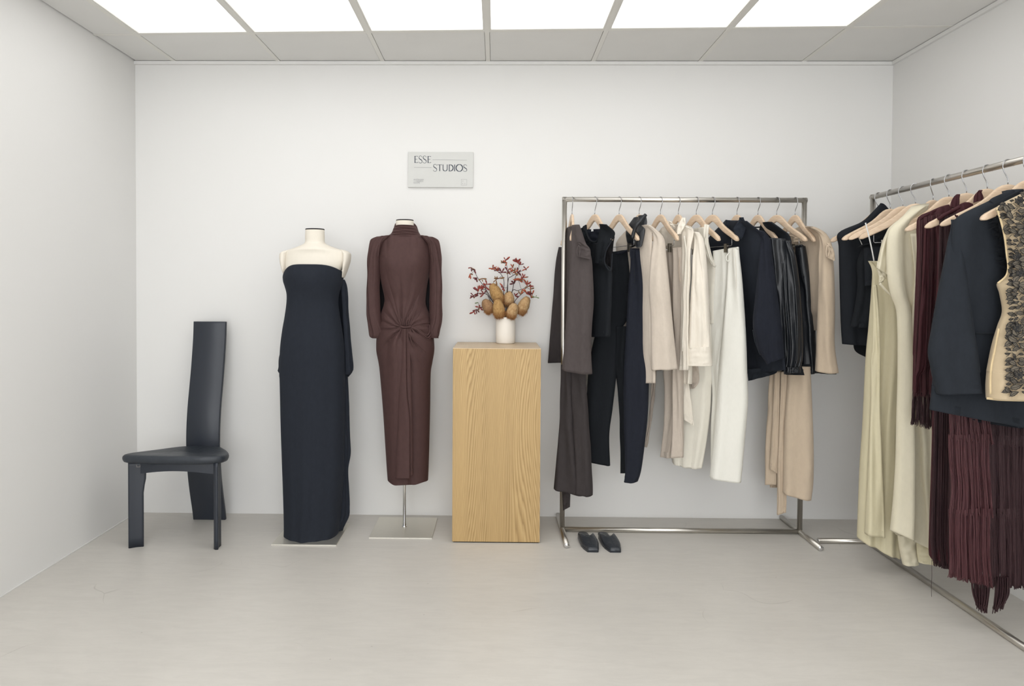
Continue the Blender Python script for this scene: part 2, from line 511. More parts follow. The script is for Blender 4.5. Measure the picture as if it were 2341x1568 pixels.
yrow = [lambda x: -.004] + [(lambda k: (lambda x: gy(k, x)))(k) for k in range(NR)]
hb = 0.012
for i in range(len(xs)-1):
    for r in range(NR):
        a0, a1 = xs[i], xs[i+1]
        x0 = a0 + (hb if i else 0.004); x1 = a1 - (hb if i < len(xs)-2 else 0.004)
        ya0, ya1 = yrow[r](x0) - (hb if r else .004), yrow[r](x1) - (hb if r else .004)
        yb0, yb1 = yrow[r+1](x0) + hb, yrow[r+1](x1) + hb
        lit = 1 <= i <= len(xs)-3 and r >= 1 and r <= 4
        if lit:
            t = thing('ceiling_light', 'lit white ceiling panel, %s column from the left, %s lit row from the back wall' % (['first', 'second', 'third', 'fourth', 'fifth', 'sixth'][i-1], ['first', 'second', 'third', 'fourth', 'fifth'][r-1]), 'light', ((x0+x1)/2, (ya0+yb0)/2, H), group='lit ceiling panels')
            e = .008
            quadslab('diffuser', x0+e, x1-e, ya0-e, ya1-e, yb0+e, yb1+e, H+.004, H+.012, M_PANEL, t)
            fr = [quadslab_g for quadslab_g in ()]
            g = []
            for (p, q, s_, u_, b0, b1) in ((x0, x0+e, ya0, ya0, yb0, yb0), (x1-e, x1, ya1, ya1, yb1, yb1), (x0+e, x1-e, ya0, ya1, ya0-e, ya1-e), (x0+e, x1-e, yb0+e, yb1+e, yb0, yb1)):
                v = [(p, b0, H-.002), (q, b1, H-.002), (q, u_, H-.002), (p, s_, H-.002), (p, b0, H+.014), (q, b1, H+.014), (q, u_, H+.014), (p, s_, H+.014)]
                g.append((v, [(0, 3, 2, 1), (4, 5, 6, 7), (0, 1, 5, 4), (1, 2, 6, 5), (2, 3, 7, 6), (3, 0, 4, 7)]))
            v, f = join(g); mk('frame', v, f, M_GRID, t, smooth=False)
        else:
            e = .002
            quadslab('ceiling_tile', x0+e, x1-e, ya0-e, ya1-e, yb0+e, yb1+e, H-.001, H+.014, M_TILE, ceil_)
for x in GX:
    box('grid_bar', x-hb, x+hb, YB+.3, -.003, H-.004, H+.03, M_GRID, ceil_)
for r in range(NR):
    quadslab('grid_bar', XL+.003, XR-.003, gy(r, XL)+hb, gy(r, XR)+hb, gy(r, XL)-hb, gy(r, XR)-hb, H-.003, H+.028, M_GRID, ceil_)

# ------------------------------------------------------------------ pedestal
PX0, PX1, PY0, PY1, PZ = -.218, .231, -.432, -.006, .999
ped = thing('display_plinth', 'tall oak veneer plinth standing against the back wall under the white vase', 'plinth', ((PX0+PX1)/2, (PY0+PY1)/2, 0))
th = .019
box('front_panel', PX0, PX1, PY0, PY0+th, .006, PZ-.002, M_OAK, ped, .0012)
box('side_panel', PX0, PX0+th, PY0+th, PY1, .006, PZ-.002, M_OAK, ped, .0008)
box('side_panel', PX1-th, PX1, PY0+th, PY1, .006, PZ-.002, M_OAK, ped, .0008)
box('back_panel', PX0+th, PX1-th, PY1-th, PY1, .006, PZ-.002, M_OAK, ped)
box('top_panel', PX0, PX1, PY0, PY1, PZ-.002, PZ+.001, M_OAKTOP, ped, .0006)
box('base_shadow_block', PX0+.006, PX1-.006, PY0+.006, PY1-.006, 0, .006, M_GAP, ped)  # dark inset block, coloured as the shadow line under the plinth

# ------------------------------------------------------------------ sign
sg = thing('wall_sign', 'pale grey rectangular shop name sign on the back wall above the plinth', 'sign', (-.318, -.004, 1.98))
M_SIGN = plain('sign_board', (205, 205, 201), 0.55)
M_INK = plain('dark_ink', (52, 60, 74), 0.7); M_INK2 = plain('grey_ink', (150, 150, 152), 0.7)
SX0, SX1, SZ0, SZ1, SY = -.503, -.134, 1.879, 2.079, -.014
box('board', SX0, SX1, SY, -.0005, SZ0, SZ1, M_SIGN, sg, .0008)
SW, SH = SX1-SX0, SZ1-SZ0
def sxy(zx, zy):    # close-up of the sign: board spans 180..2105 by 165..1210
    return SX0 + (zx-180)/1925*SW, SZ1 - (zy-165)/1045*SH
_sk = [0]
def stroke(pts, w0, w1=None, closed=False):
    """flat ribbon in the sign's plane; widths in close-up pixels; w may vary by direction"""
    _sk[0] += 1; oy = .00006*(_sk[0] % 7)
    V, F = [], []
    n = len(pts)
    for i, p in enumerate(pts):
        a = pts[(i-1) % n] if (closed or i > 0) else pts[i]; b = pts[(i+1) % n] if (closed or i < n-1) else pts[i]
        dx, dy = b[0]-a[0], b[1]-a[1]; l = math.hypot(dx, dy) or 1
        w = w0 if w1 is None else (w0*abs(dy)/l + w1*abs(dx)/l)
        nx, ny = -dy/l*w/2, dx/l*w/2
        for s in (1, -1):
            x, z = sxy(p[0]+nx*s, p[1]+ny*s)
            V.append((x, SY-.0006-oy, z)); 
    for i in range(n if closed else n-1):
        j = (i+1) % n
        F.append((2*i, 2*i+1, 2*j+1, 2*j))
    return V, F
def arc(cx, cy, rx, ry, a0, a1, n=14):
    return [(cx+rx*math.cos(math.radians(a0+(a1-a0)*i/n)), cy-ry*math.sin(math.radians(a0+(a1-a0)*i/n))) for i in range(n+1)]
def bez(p, q, r, s, n=10):
    return [tuple((1-t)**3*a+3*(1-t)**2*t*b+3*(1-t)*t*t*c+t**3*d for a, b, c, d in zip(p, q, r, s)) for t in [i/n for i in range(n+1)]]
def letter(ch, x, y, w, h):
    """x left, y top; thick stems, hairline arms"""
    T, t = 23, 10
    g = []
    P = lambda a, b: (x+a*w, y+b*h)
    if ch == 'E':
        g.append(stroke([P(.16, 0), P(.16, 1)], T))
        for b, e in ((.03, .95), (.47, .85), (.97, 1.0)): g.append(stroke([P(.0 if b != .47 else .16, b), P(e, b)], t))
        g.append(stroke([P(.93, .0), P(.96, .12)], 10)); g.append(stroke([P(1.0, .87), P(.96, 1.0)], 10))
    elif ch == 'S':
        pts = bez(P(.97, .2), P(.9, -.05), P(.1, -.12), P(.1, .24)) + bez(P(.1, .24), P(.1, .5), P(.98, .5), P(.98, .78))[1:] + bez(P(.98, .78), P(.98, 1.1), P(.1, 1.1), P(.02, .82))[1:]
        n = len(pts)
        V, F = [], []
        for i, p in enumerate(pts):
            a = pts[max(i-1, 0)]; b = pts[min(i+1, n-1)]
            dx, dy = b[0]-a[0], b[1]-a[1]; l = math.hypot(dx, dy) or 1
            u = i/(n-1); wd = 10+14*math.exp(-((u-.5)/.17)**2)
            for s in (1, -1):
                X, Zz = sxy(p[0]-dy/l*wd/2*s, p[1]+dx/l*wd/2*s); V.append((X, SY-.0006, Zz))
        for i in range(n-1): F.append((2*i, 2*i+1, 2*i+3, 2*i+2))
        g.append((V, F))
    elif ch == 'T':
        g.append(stroke([P(.5, 0), P(.5, 1)], T)); g.append(stroke([P(0, .03), P(1, .03)], t)); g.append(stroke([P(.02, 0), P(.0, .13)], 10)); g.append(stroke([P(.98, 0), P(1, .13)], 10))
    elif ch == 'U':
        g.append(stroke([P(.08, 0), P(.08, .65)] + bez(P(.08, .65), P(.08, 1.1), P(.92, 1.1), P(.92, .65))[1:] + [P(.92, 0)], 20, 12))
    elif ch == 'D':
        g.append(stroke([P(.12, 0), P(.12, 1)], T)); g.append(stroke([P(.0, .03)] + bez(P(.2, .03), P(1.2, 0), P(1.2, 1.0), P(.2, .97)) + [P(.0, .97)], 26, 12))
    elif ch == 'I':
        g.append(stroke([P(.5, 0), P(.5, 1)], T))
    elif ch == 'O':
        g.append(stroke(arc(x+w/2, y+h/2, w/2-6, h/2, 0, 360, 30)[:-1], 26, 13, closed=True))
    return g
def word(name, letters, mat):
    g = []
    for l in letters: g += letter(*l)
    v, f = join(g); return mk(name, v, f, mat, sg, smooth=False)
word('lettering', [('E', 368, 288, 98, 202), ('S', 492, 286, 106, 206), ('S', 618, 286, 106, 206), ('E', 756, 290, 100, 202)], M_INK)
word('lettering', [('S', 925, 530, 108, 205), ('T', 1055, 536, 128, 198), ('U', 1205, 536, 148, 196), ('D', 1385, 538, 138, 198), ('I', 1545, 538, 30, 198), ('O', 1598, 534, 204, 204), ('S', 1815, 540, 108, 198)], M_INK)
for pp in ([(905, 398), (1925, 407)], [(358, 626), (880, 630)], [(345, 1032), (420, 1032)]):
    v, f = stroke(pp, 8 if pp[0][1] < 900 else 5); mk('rule_line', v, f, M_INK2, sg, smooth=False)
v, f = stroke([(1758, 972), (1922, 974), (1920, 1146), (1754, 1144)], 7, closed=True)
mk('emblem_frame', v, f, M_INK2, sg, smooth=False)
def small_text(name, s, zx, zy, size, stretch=1.0, mat=M_INK2):
    cu = bpy.data.curves.new(name, 'FONT'); cu.body = s; cu.size = 1.0; cu.resolution_u = 2
    o = bpy.data.objects.new('tmp', cu); COL.objects.link(o)
    dg = bpy.context.evaluated_depsgraph_get()
    me = bpy.data.meshes.new_from_object(o.evaluated_get(dg))
    X, Zz = sxy(zx, zy); k = size/1925*SW
    vs = [(X+v.co.x*k*stretch, SY-.0006, Zz+v.co.y*k) for v in me.vertices]
    fs = [tuple(p.vertices) for p in me.polygons]
    bpy.data.objects.remove(o); bpy.data.meshes.remove(me)
    return mk(name, vs, fs, mat, sg, smooth=False)
small_text('small_print', 'AUSTRALIAN', 345, 1006, 62, .82)
small_text('small_print', 'FASHION', 428, 1054, 60, .82)
small_text('small_print', 'ROOMS', 345, 1102, 62, .86)
small_text('emblem_letter', 'A', 1790, 1038, 46)
small_text('emblem_letter', 'F', 1786, 1114, 46)
small_text('emblem_letter', 'C', 1852, 1116, 46)

# ------------------------------------------------------------------ garment racks
RX0, RX1, RY, RZ, RR = .363, 1.633, -.25, 1.782, .0135
def rack(label, x, y, rot, L, foot, parent_loc):
    """built along local +u from (x,y)"""
    t = thing('clothes_rack', label, 'clothes rack', (x, y, 0))
    u = Vector((math.cos(rot), math.sin(rot), 0)); w_ = Vector((-u.y, u.x, 0)); o = Vector((x, y, 0)); z = Vector((0, 0, 1))
    r = RR
    tube('rail', [o+z*RZ-u*r*.9, o+u*L+z*RZ+u*r*.9], r, M_STEEL, t, 20)
    for s in (0, L):
        tube('post', [o+u*s+z*(r*1.0), o+u*s+z*(RZ+r*.9)], r, M_STEEL, t, 20)
        ft = tube('foot', [o+u*s+w_*foot[0]+z*r, o+u*s+w_*foot[1]+z*r], r, M_STEEL, t, 20)
        for q in foot:
            d = 1 if q > 0 else -1
            e = tube('end_cap', [o+u*s+w_*(q)+z*r, o+u*s+w_*(q+d*.003)+z*r], r*.97, M_CHROME, ft, 20)
    tube('base_bar', [o+u*r*.9+z*r, o+u*(L-r*.9)+z*r], r, M_STEEL, t, 20)
    return t
rack('brushed steel clothes rack along the back wall', RX0, RY, 0, RX1-RX0, (-.245, .235), None)
R2X, R2Y = 1.922, -.385
rack('brushed steel clothes rack along the right wall', R2X, R2Y, -PI/2, 1.56, (-.25, .25), None)

# ------------------------------------------------------------------ hangers
def hanger_meshes():
    us = [-.225, -.221, -.21, -.19, -.165, -.14, -.115, -.09, -.07, -.05, -.035, -.02, -.008, 0, .008, .02, .035, .05, .07, .09, .115, .14, .165, .19, .21, .221, .225]
    tz = [(0, -.078), (.02, -.081), (.035, -.089), (.05, -.101), (.07, -.121), (.09, -.138), (.115, -.155), (.14, -.169), (.165, -.182), (.19, -.196), (.21, -.208), (.221, -.217), (.225, -.224)]
    hz = [(0, .036), (.02, .042), (.035, .046), (.05, .045), (.07, .040), (.09, .037), (.115, .034), (.14, .032), (.165, .031), (.19, .029), (.21, .025), (.221, .016), (.225, .006)]
    def f(tab, x):
        x = abs(x)
        for (a, b), (c, d) in zip(tab[:-1], tab[1:]):
            if x <= c: return b+(d-b)*(x-a)/(c-a)
        return tab[-1][1]
    V, F = [], []
    n = 12
    for u in us:
        top = f(tz, u); h = f(hz, u); th_ = .0065 + .0045*(abs(u)/.225)**2
        if abs(u) > .22: th_ *= .6
        cy = -.030*(abs(u)/.225)**2
        for k in range(n):
            a = 2*PI*k/n + PI/n
            ca, sa = math.cos(a), math.sin(a)
            V.append((u, cy + th_*math.copysign(abs(ca)**.38, ca), top - h/2 + h/2*math.copysign(abs(sa)**.38, sa)))
    for i in range(len(us)-1):
        for k in range(n):
            a, b = i*n+k, i*n+(k+1) % n
            F.append((a, b, b+n, a+n))
    F.append(tuple(range(n))); F.append(tuple(range((len(us)-1)*n, len(us)*n)))
    wood = (V, F)
    pts = [(0, 0, -.09), (0, 0, -.066), (.001, 0, -.056), (.008, 0, -.043), (.016, 0, -.028), (.020, 0, -.012)]
    R_ = .0195
    pts += [(R_*math.cos(math.radians(a)), 0, R_*math.sin(math.radians(a))-.0045) for a in range(0, 200, 15)]
    hook = tube_geo(pts, .0019, 8)
    bar = tube_geo([(.165, -.016, -.20), (.165, -.016, -.247), (.16, -.016, -.252), (-.16, -.016, -.252), (-.165, -.016, -.247), (-.165, -.016, -.20)], .0016, 6)
    clips = []
    for s in (-1, 1):
        u = .125*s
        v1, f1 = boxv(u-.009, u+.009, -.024, -.019, -.285, -.240)
        v2, f2 = boxv(u-.009, u+.009, -.013, -.008, -.285, -.240)
        v3, f3 = boxv(u-.006, u+.006, -.019, -.013, -.256, -.248)
        clips.append(join([(v1, f1), (v2, f2), (v3, f3)]))
    return wood, hook, bar, clips
_w, _h, _b, _c = hanger_meshes()
def obj_local(name, geo, mat, parent, smooth=True, sharp=False):
    me = bpy.data.meshes.new(name); me.from_pydata([tuple(v) for v in geo[0]], [], geo[1])
    bm = bmesh.new(); bm.from_mesh(me); bmesh.ops.recalc_face_normals(bm, faces=bm.faces); bm.to_mesh(me); bm.free()
    for p in me.polygons: p.use_smooth = smooth
    me.materials.append(mat)
    o = bpy.data.objects.new(name, me); COL.objects.link(o); o.parent = parent; return o
_proto = {}
def hanger(loc, rot, label, clip, group, flip=False):
    key = clip
    if key not in _proto:
        t = thing('clothes_hanger', label, 'hanger', (0, 0, 0), group)
        obj_local('hook', _h, M_WIRE, t)
        obj_local('shoulder_bar', _w, M_HANG, t)
        if clip:
            obj_local('clip_bar', _b, M_WIRE, t)
            for c in _c: obj_local('clip', c, M_CLIP, t, smooth=False)
        _proto[key] = t; r = t
    else:
        s = _proto[key]
        r = s.copy(); COL.objects.link(r)
        for ch in [c for c in COL.objects if c.parent == s]:
            c = ch.copy(); COL.objects.link(c); c.parent = r; c.scale = (1, 1, 1)
    r.location = loc; r.rotation_euler = (0, 0, rot)
    r['label'] = label; r['group'] = group
    return r
ordn = ['leftmost', 'second', 'third', 'fourth', 'fifth', 'sixth', 'seventh', 'eighth', 'ninth', 'tenth', 'eleventh', 'rightmost']
H1 = [1308, 1360, 1415.6, 1461.5, 1510, 1551, 1592, 1629, 1685, 1733, 1776, 1818]
NEARTIP = [1322, 1411, 1472, 1512, 1562, 1600, 1657, 1699, 1746, 1800, 1854, 1886]
CL1 = [0, 0, 1, 0, 1, 0, 0, 1, 0, 0, 1, 0]
HOLD = ['a brown coat dress', 'a black sleeveless knit', 'dark navy trousers in clips', 'an oat blazer', 'greige linen trousers in clips', 'a cream shirt',
        'an ivory tank dress', 'white trousers in clips', 'a navy shirt', 'a black leather sleeved blouse', 'a leather skirt', 'a sand coat']
def project(P):
    d = P-CAM
    return PCX+FPX*d.dot(_r2)/d.dot(_fw), PCY-FPX*d.dot(_u2)/d.dot(_fw)
for i, hx in enumerate(H1):
    P = at(hx, 457, RY)
    best = None
    for a in range(-92, -40):      # local +u (the near arm) turned towards the camera
        ra = math.radians(a)
        tip = Vector((P.x+.225*math.cos(ra), RY+.225*math.sin(ra), RZ-.22))
        e = abs(project(tip)[0]-NEARTIP[i])
        if best is None or e < best[0]: best = (e, ra)
    ra = best[1]
    hh_ = hanger((P.x, RY, RZ), ra, '%s wooden hanger from the left on the back rack, with %s' % (['first', 'second', 'third', 'fourth', 'fifth', 'sixth', 'seventh', 'eighth', 'ninth', 'tenth', 'eleventh', 'twelfth'][i], HOLD[i]), bool(CL1[i]), 'wooden hangers on the back rack')
    for ch_ in [c for c in COL.objects if c.parent == hh_ and c.name.startswith('shoulder_bar')]: ch_.scale = ((.84 if i in (0, 3, 5, 8, 9, 11) else 1), 1, 1)

def garm(name, label, cat, px, Y, z=RZ-.25, group=None):
    P = at(px, 570, Y)
    return thing(name, label, cat, (P.x, Y, P.z), group)

# ---- 1 brown coat dress
g = garm('coat_dress', 'long dark brown coat dress with rolled shoulder tab, leftmost on the back rack', 'dress', 1308, -.28)
piece('sleeve', [(150, 185, 470), (114, 190, 580), (95, 180, 800), (70, 165, 1100), (46, 148, 1390)], '5', -.06, -.10, .022, M_TAUPED, g, folds=[(1, .006, 0, 1)])
piece('body', [(196, 325, 262, 300), (186, 400, 300, 380), (186, 700, 320, 700), (180, 1000, 340, 1000), (168, 1420, 345, 1420)], '5', -.10, -.44, .022, M_TAUPE, g, folds=[(3, .008, 0, 1), (5, .004, 1, 1)])
sl = piece('sleeve', [(250, 295, 285, 290), (240, 400, 335, 430), (235, 550, 383, 540), (222, 700, 398, 700), (205, 900, 406, 900), (190, 1100, 392, 1100), (172, 1300, 386, 1300), (156, 1440, 396, 1480)], '5', -.44, -.50, [.012, .035, .04, .04, .035], M_TAUPE, g, folds=[(1.5, .006, .5, .7)], sag=.006)
piece('lining', [(165, 1425, 388, 1455), (200, 1455, 396, 1482)], '5', -.44, -.49, .024, M_BLKIN, g)
tb = piece('shoulder_tab', [(283, 432, 330, 430), (290, 460, 376, 480), (278, 510, 384, 520), (278, 545, 380, 566)], '5', -.505, -.54, .012, M_TAUPE, g, open_bottom=False)
pxtube('tab_fold', [(280, 545), (276, 500), (290, 460), (300, 500), (292, 545)], '5', -.55, .004, M_TAUPE, g)
piece('skirt', [('7', 172, 240, -60), ('7', 165, 250, 0), ('7', 150, 258, 380), ('7', 118, 285, 700), ('7', 93, 945, 335, 1008)], '7', -.29, -.34, [.03, .03, .035], M_TAUPED, g, folds=[(1.2, .01, 1, .6)])
piece('skirt_panel', [('7', 236, 345, -60), ('7', 240, 348, 0), ('7', 258, 366, 350), ('7', 290, 385, 750), ('7', 300, 980, 380, 1018)], '7', -.33, -.39, [.02, .03, .035], M_TAUPED, g, folds=[(1, .008, 0, .6)])
piece('inner_hem', [('7', 152, 226, 900), ('7', 160, 228, 980), ('7', 168, 1128, 224, 1100)], '7', -.285, -.30, .008, M_TAUPED, g)

# ---- 2 black sleeveless knit
g = garm('knit_top', 'black sleeveless crew neck knit top with a white neck label', 'top', 1360, -.3)
piece('body', [(330, 438, 478, 438), (325, 520, 500, 520), (325, 590, 500, 600), (330, 665, 548, 662), (335, 900, 541, 900), (340, 1185, 522, 1185)], '5', -.24, -.44, [.008, .024, .03, .03], M_BLK, g, folds=[(2, .006, 0, 1)])
piece('shoulder', [(305, 332, 348, 293), (308, 380, 352, 370), (322, 445, 380, 440)], '5', -.26, -.30, .01, M_BLK, g, open_bottom=False)
piece('shoulder', [(470, 285, 500, 292), (462, 345, 574, 352), (440, 430, 548, 430), (420, 520, 508, 510), (420, 600, 500, 600)], '5', -.40, (-.50, -.43), [.014, .014, .010, .001], M_BLK, g, open_bottom=False)
piece('back_panel', [(345, 330, 470, 325), (350, 400, 490, 400), (360, 470, 500, 470)], '5', -.22, -.30, .008, M_DENIM, g, label='dark navy inside of the back neck')
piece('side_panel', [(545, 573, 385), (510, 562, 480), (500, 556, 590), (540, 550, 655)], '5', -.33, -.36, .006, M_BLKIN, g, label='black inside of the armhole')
pxtube('neckband', [(345, 296), (352, 360), (378, 415), (412, 430), (440, 415), (462, 350), (470, 288)], '5', [-.285, -.31, -.34, -.36, -.37, -.38, -.39], .006, M_BLK, g)
pxtube('armhole_band', [(572, 352), (545, 430), (505, 505), (496, 590), (520, 645), (545, 655), (552, 600), (556, 520)], '5', -.47, .0035, M_BLKWOOL, g)
piece('neck_label', [(390, 325, 440, 322), (388, 345, 442, 340)], '5', -.262, -.262, .002, M_TAG, g, open_bottom=False, wob=0, label='white neck label')

# ---- 3 navy trousers
g = garm('trousers', 'black and dark navy denim trousers clipped between the black knit and the oat blazer', 'trousers', 1415, -.3)
piece('trouser_leg', [('5', 545, 515, 700, 490), ('5', 540, 700, 710, 700), ('5', 500, 1000, 690, 1000), ('5', 420, 1180, 606, 1180), ('7', 376, 604, 0), ('7', 364, 570, 300), ('7', 372, 541, 520), ('7', 385, 720, 548, 766)], '5', -.20, -.27, .03, M_BLK, g, folds=[(1, .006, 0, .5)], nv=60)
piece('trouser_leg', [('5', 590, 690, 1100), ('7', 612, 670, 0), ('7', 640, 690, 300), ('7', 652, 690, 600), ('7', 660, 826, 690, 826)], '7', -.26, -.32, .02, M_BLK, g)
piece('trouser_leg', [('5', 700, 488, 775, 490), ('5', 706, 600, 795, 600), ('5', 688, 760, 814, 760), ('5', 676, 950, 830, 950), ('5', 660, 1250, 845, 1250), ('7', 664, 868, 0), ('7', 662, 862, 300), ('7', 668, 838, 550), ('7', 678, 803, 800), ('7', 678, 880, 770, 896)], '5', -.36, -.40, [.018, .03, .035], M_DENIM, g, folds=[(1, .006, 1.2, .4)], nv=70, sag=.006)
pxtube('waistband', [(548, 512), (610, 520), (700, 492), (775, 490)], '5', [-.22, -.26, -.34, -.40], .007, M_DENIM, g)
pxtube('side_seam', [(730, 498), (728, 600), (735, 740), (722, 750)], '5', -.425, .0018, M_BLKWOOL, g)
pxtube('belt_loop', [(708, 480), (700, 520), (706, 560)], '5', -.41, .003, M_DENIM, g)

# ---- 4 oat blazer with black leather collar
g = garm('blazer', 'oat linen blazer with a black leather collar hanging behind the dark trousers', 'blazer', 1461, -.3)
piece('body', [(672, 345, 830, 290), (600, 420, 870, 340), (592, 500, 870, 500), (640, 800, 868, 800), (660, 1200, 872, 1200), ('7', 640, 915, 0), ('7', 650, 915, 92)], '5', -.13, -.47, .02, M_BEIGE, g, folds=[(3, .006, 0, 1)])
sl = piece('sleeve', [(835, 292, 850, 295), (880, 345, 925, 355), (888, 410, 968, 415), (866, 560, 985, 550), (850, 800, 1012, 800), (862, 1000, 1030, 1000), (864, 1200, 1050, 1200), (868, 1448, 1076, 1440)], '5', -.46, -.50, [.01, .03, .04, .04, .035], M_BEIGE, g, folds=[(1.3, .006, 2.5, .6)], nv=50)
piece('lining', [(874, 1440, 960, 1440), (885, 1452, 955, 1452)], '5', -.375, -.40, .022, M_BLKIN, g, label='black sleeve lining')
piece('collar', [(735, 235, 820, 213), (695, 285, 832, 270), (668, 345, 820, 330), (672, 400, 805, 400), (690, 450, 792, 455), (735, 478, 780, 470)], '5', -.30, -.44, .012, M_LEATH, g, open_bottom=False, folds=[(1, .012, 2, 0)])
pxtube('collar_roll', [(822, 213), (790, 250), (755, 290), (735, 330), (715, 400)], '5', [-.45, -.46, -.46, -.45, -.44], .010, M_LEATH, g)
piece('pocket_flap', [(790, 668, 824, 680), (795, 688, 826, 694)], '5', -.35, -.37, .006, M_BEIGE2, g, open_bottom=False)
piece('hanging_tie', [('7', 895, 930, -20), ('7', 888, 912, 200), ('7', 860, 885, 420), ('7', 822, 605, 850, 616)], '7', -.12, -.14, .006, M_BEIGE2, g)

# ---- 5 greige trousers
g = garm('trousers', 'greige linen trousers clipped to a hanger beside the oat blazer sleeve', 'trousers', 1510, -.3)
piece('trouser_leg', [('5', 985, 510, 1045, 480), ('5', 995, 700, 1060, 700), ('5', 1000, 1000, 1100, 1000), ('5', 965, 1400, 1095, 1400), ('7', 1000, 1100, 150), ('7', 998, 1095, 350), ('7', 985, 690, 1035, 704)], '5', -.28, -.34, .02, M_BEIGE2, g, nv=60, folds=[(1, .006, 1, .5)])
piece('trouser_leg', [('5', 1042, 480, 1122, 474), ('5', 1045, 600, 1130, 600), ('5', 1040, 760, 1134, 760), ('5', 1050, 1000, 1128, 1000), ('5', 1080, 1300, 1112, 1300), ('7', 1085, 1125, 0), ('7', 1080, 1134, 300), ('7', 1060, 1145, 550), ('7', 1045, 695, 1147, 697)], '5', -.36, -.40, .022, M_BEIGE2, g, nv=60, folds=[(1, .007, 0, .5)])
pxtube('waistband', [(985, 510), (1045, 482), (1122, 475)], '5', [-.29, -.36, -.41], .006, M_BEIGE2, g)
pxtube('pocket_seam', [(1095, 550), (1088, 650), (1098, 750)], '5', -.424, .0014, M_SAND, g)

# ---- 6 cream shirt
g = garm('shirt', 'cream cotton shirt with turned cuff and open collar, next to the greige trousers', 'shirt', 1551, -.3)
piece('body', [('5', 1000, 285, 1130, 290), ('5', 930, 355, 1200, 330), ('5', 985, 480, 1200, 480), ('6', -60, 35, 500), ('6', -50, 40, 800), ('6', -30, 60, 1200), ('6', -20, 1560, 50, 1560)], '5', -.16, -.42, .02, M_CREAM, g, nv=50, folds=[(3, .009, 0, .6), (6, .004, 1, .8)])
piece('front_panel', [('6', 0, 285, 60, 320), ('6', -5, 400, 90, 350), ('6', 10, 560, 60, 500), ('6', 5, 800, 45, 800), ('6', 0, 1100, 40, 1100), ('6', -10, 1450, 40, 1450)], '6', -.40, -.47, .01, M_CREAM, g, folds=[(2, .006, 0, .5)])
sl = piece('sleeve', [('6', 95, 345, 125, 355), ('6', 108, 420, 162, 420), ('6', 95, 600, 186, 600), ('6', 75, 800, 204, 800), ('6', 60, 1000, 214, 1000), ('6', 46, 1200, 224, 1200), ('6', 42, 1275, 225, 1265)], '6', -.44, -.49, [.012, .03, .035, .035, .03], M_CREAM, g, nv=60, folds=[(2.5, .006, 0, .6), (5, .003, 1, .6)])
piece('cuff', [('6', 40, 1268, 224, 1262), ('6', 36, 1340, 232, 1340), ('6', 34, 1412, 238, 1413)], '6', -.435, -.495, .036, M_CREAM, g, wob=.002)
pxtube('placket', [('x', 0)][:0] + [(15, 380), (30, 520), (22, 700), (12, 1000), (0, 1300)], '6', -.45, .004, M_IVORY, g)
piece('collar', [('5', 998, 262, 1022, 262), ('5', 1010, 300, 1045, 290), ('5', 1035, 345, 1062, 318)], '5', -.30, -.32, .006, M_CREAM, g, open_bottom=False)
piece('collar', [('5', 1120, 235, 1138, 236), ('5', 1085, 285, 1140, 285), ('5', 1070, 345, 1120, 330), ('5', 1078, 372, 1090, 365)], '5', -.42, -.44, .006, M_CREAM, g, open_bottom=False)
piece('shirt_tail', [('8', 50, 120, 40), ('8', 55, 132, 130), ('8', 60, 125, 190), ('8', 63, 236, 90, 232)], '8', -.33, -.35, .005, M_BEIGE2, g)
piece('hanging_tie', [('7', 1120, 1190, 0), ('7', 1125, 1200, 130), ('7', 1132, 1215, 260), ('7', 1142, 378, 1232, 440)], '7', -.345, -.365, .007, M_CREAM, g, folds=[(1, .004, 0, .5)])

# ---- 7 ivory tank dress
g = garm('tank_dress', 'long ivory sleeveless dress hanging between the cream shirt and the white trousers', 'dress', 1592, -.25)
piece('body', [('6', 110, 325, 175, 310), ('6', 100, 400, 195, 400), ('6', 110, 560, 235, 560), ('6', 130, 640, 262, 632), ('6', 130, 800, 248, 800), ('6', 130, 1080, 246, 1080)], '6', -.20, -.33, .02, M_IVORY, g)
piece('shoulder_strap', [('6', 178, 288, 214, 292), ('6', 172, 340, 208, 340), ('6', 182, 420, 200, 430), ('6', 195, 520, 222, 545), ('6', 235, 605, 264, 622)], '6', -.42, -.44, .007, M_IVORY, g, open_bottom=False)
pxtube('armhole_band', [('6',)][:0] + [(200, 480), (212, 560), (240, 610), (264, 626)], '6', -.375, .004, M_IVORY, g)
piece('skirt', [('6', 60, 245, 1050), ('6', 10, 240, 1300), ('7', 1130, 1390, 0), ('8', -60, 228, 200), ('8', -100, 218, 400), ('8', -110, 190, 640), ('7', 1060, 735, 1301, 784)], '6', -.24, -.31, .035, M_IVORY, g, nv=60, folds=[(3, .01, 0, .5)], sag=.008)

# ---- 8 white trousers
g = garm('trousers', 'bright white wide leg trousers clipped at the waist, front of the back rack', 'trousers', 1640, -.3)
piece('trouser_leg', [('6', 245, 505, 372, 485), ('6', 246, 700, 370, 700), ('6', 246, 900, 350, 900), ('6', 235, 1150, 330, 1150), ('6', 255, 1400, 300, 1400), ('8', 242, 290, 60), ('8', 262, 290, 300), ('8', 255, 270, 600), ('8', 250, 940, 290, 945)], '6', -.30, -.36, .02, M_WHITE, g, nv=60, folds=[(1, .006, 0, .5)])
piece('trouser_leg', [('6', 370, 485, 445, 473), ('6', 372, 560, 452, 560), ('6', 362, 700, 470, 700), ('6', 345, 900, 488, 900), ('6', 315, 1200, 508, 1200), ('6', 285, 1530, 519, 1530), ('8', 266, 512, 350), ('8', 236, 482, 700), ('8', 212, 915, 458, 962)], '6', -.37, -.43, [.015, .03, .04, .04, .04], M_WHITE, g, nv=70, folds=[(1.2, .006, .3, .5)], sag=.004)
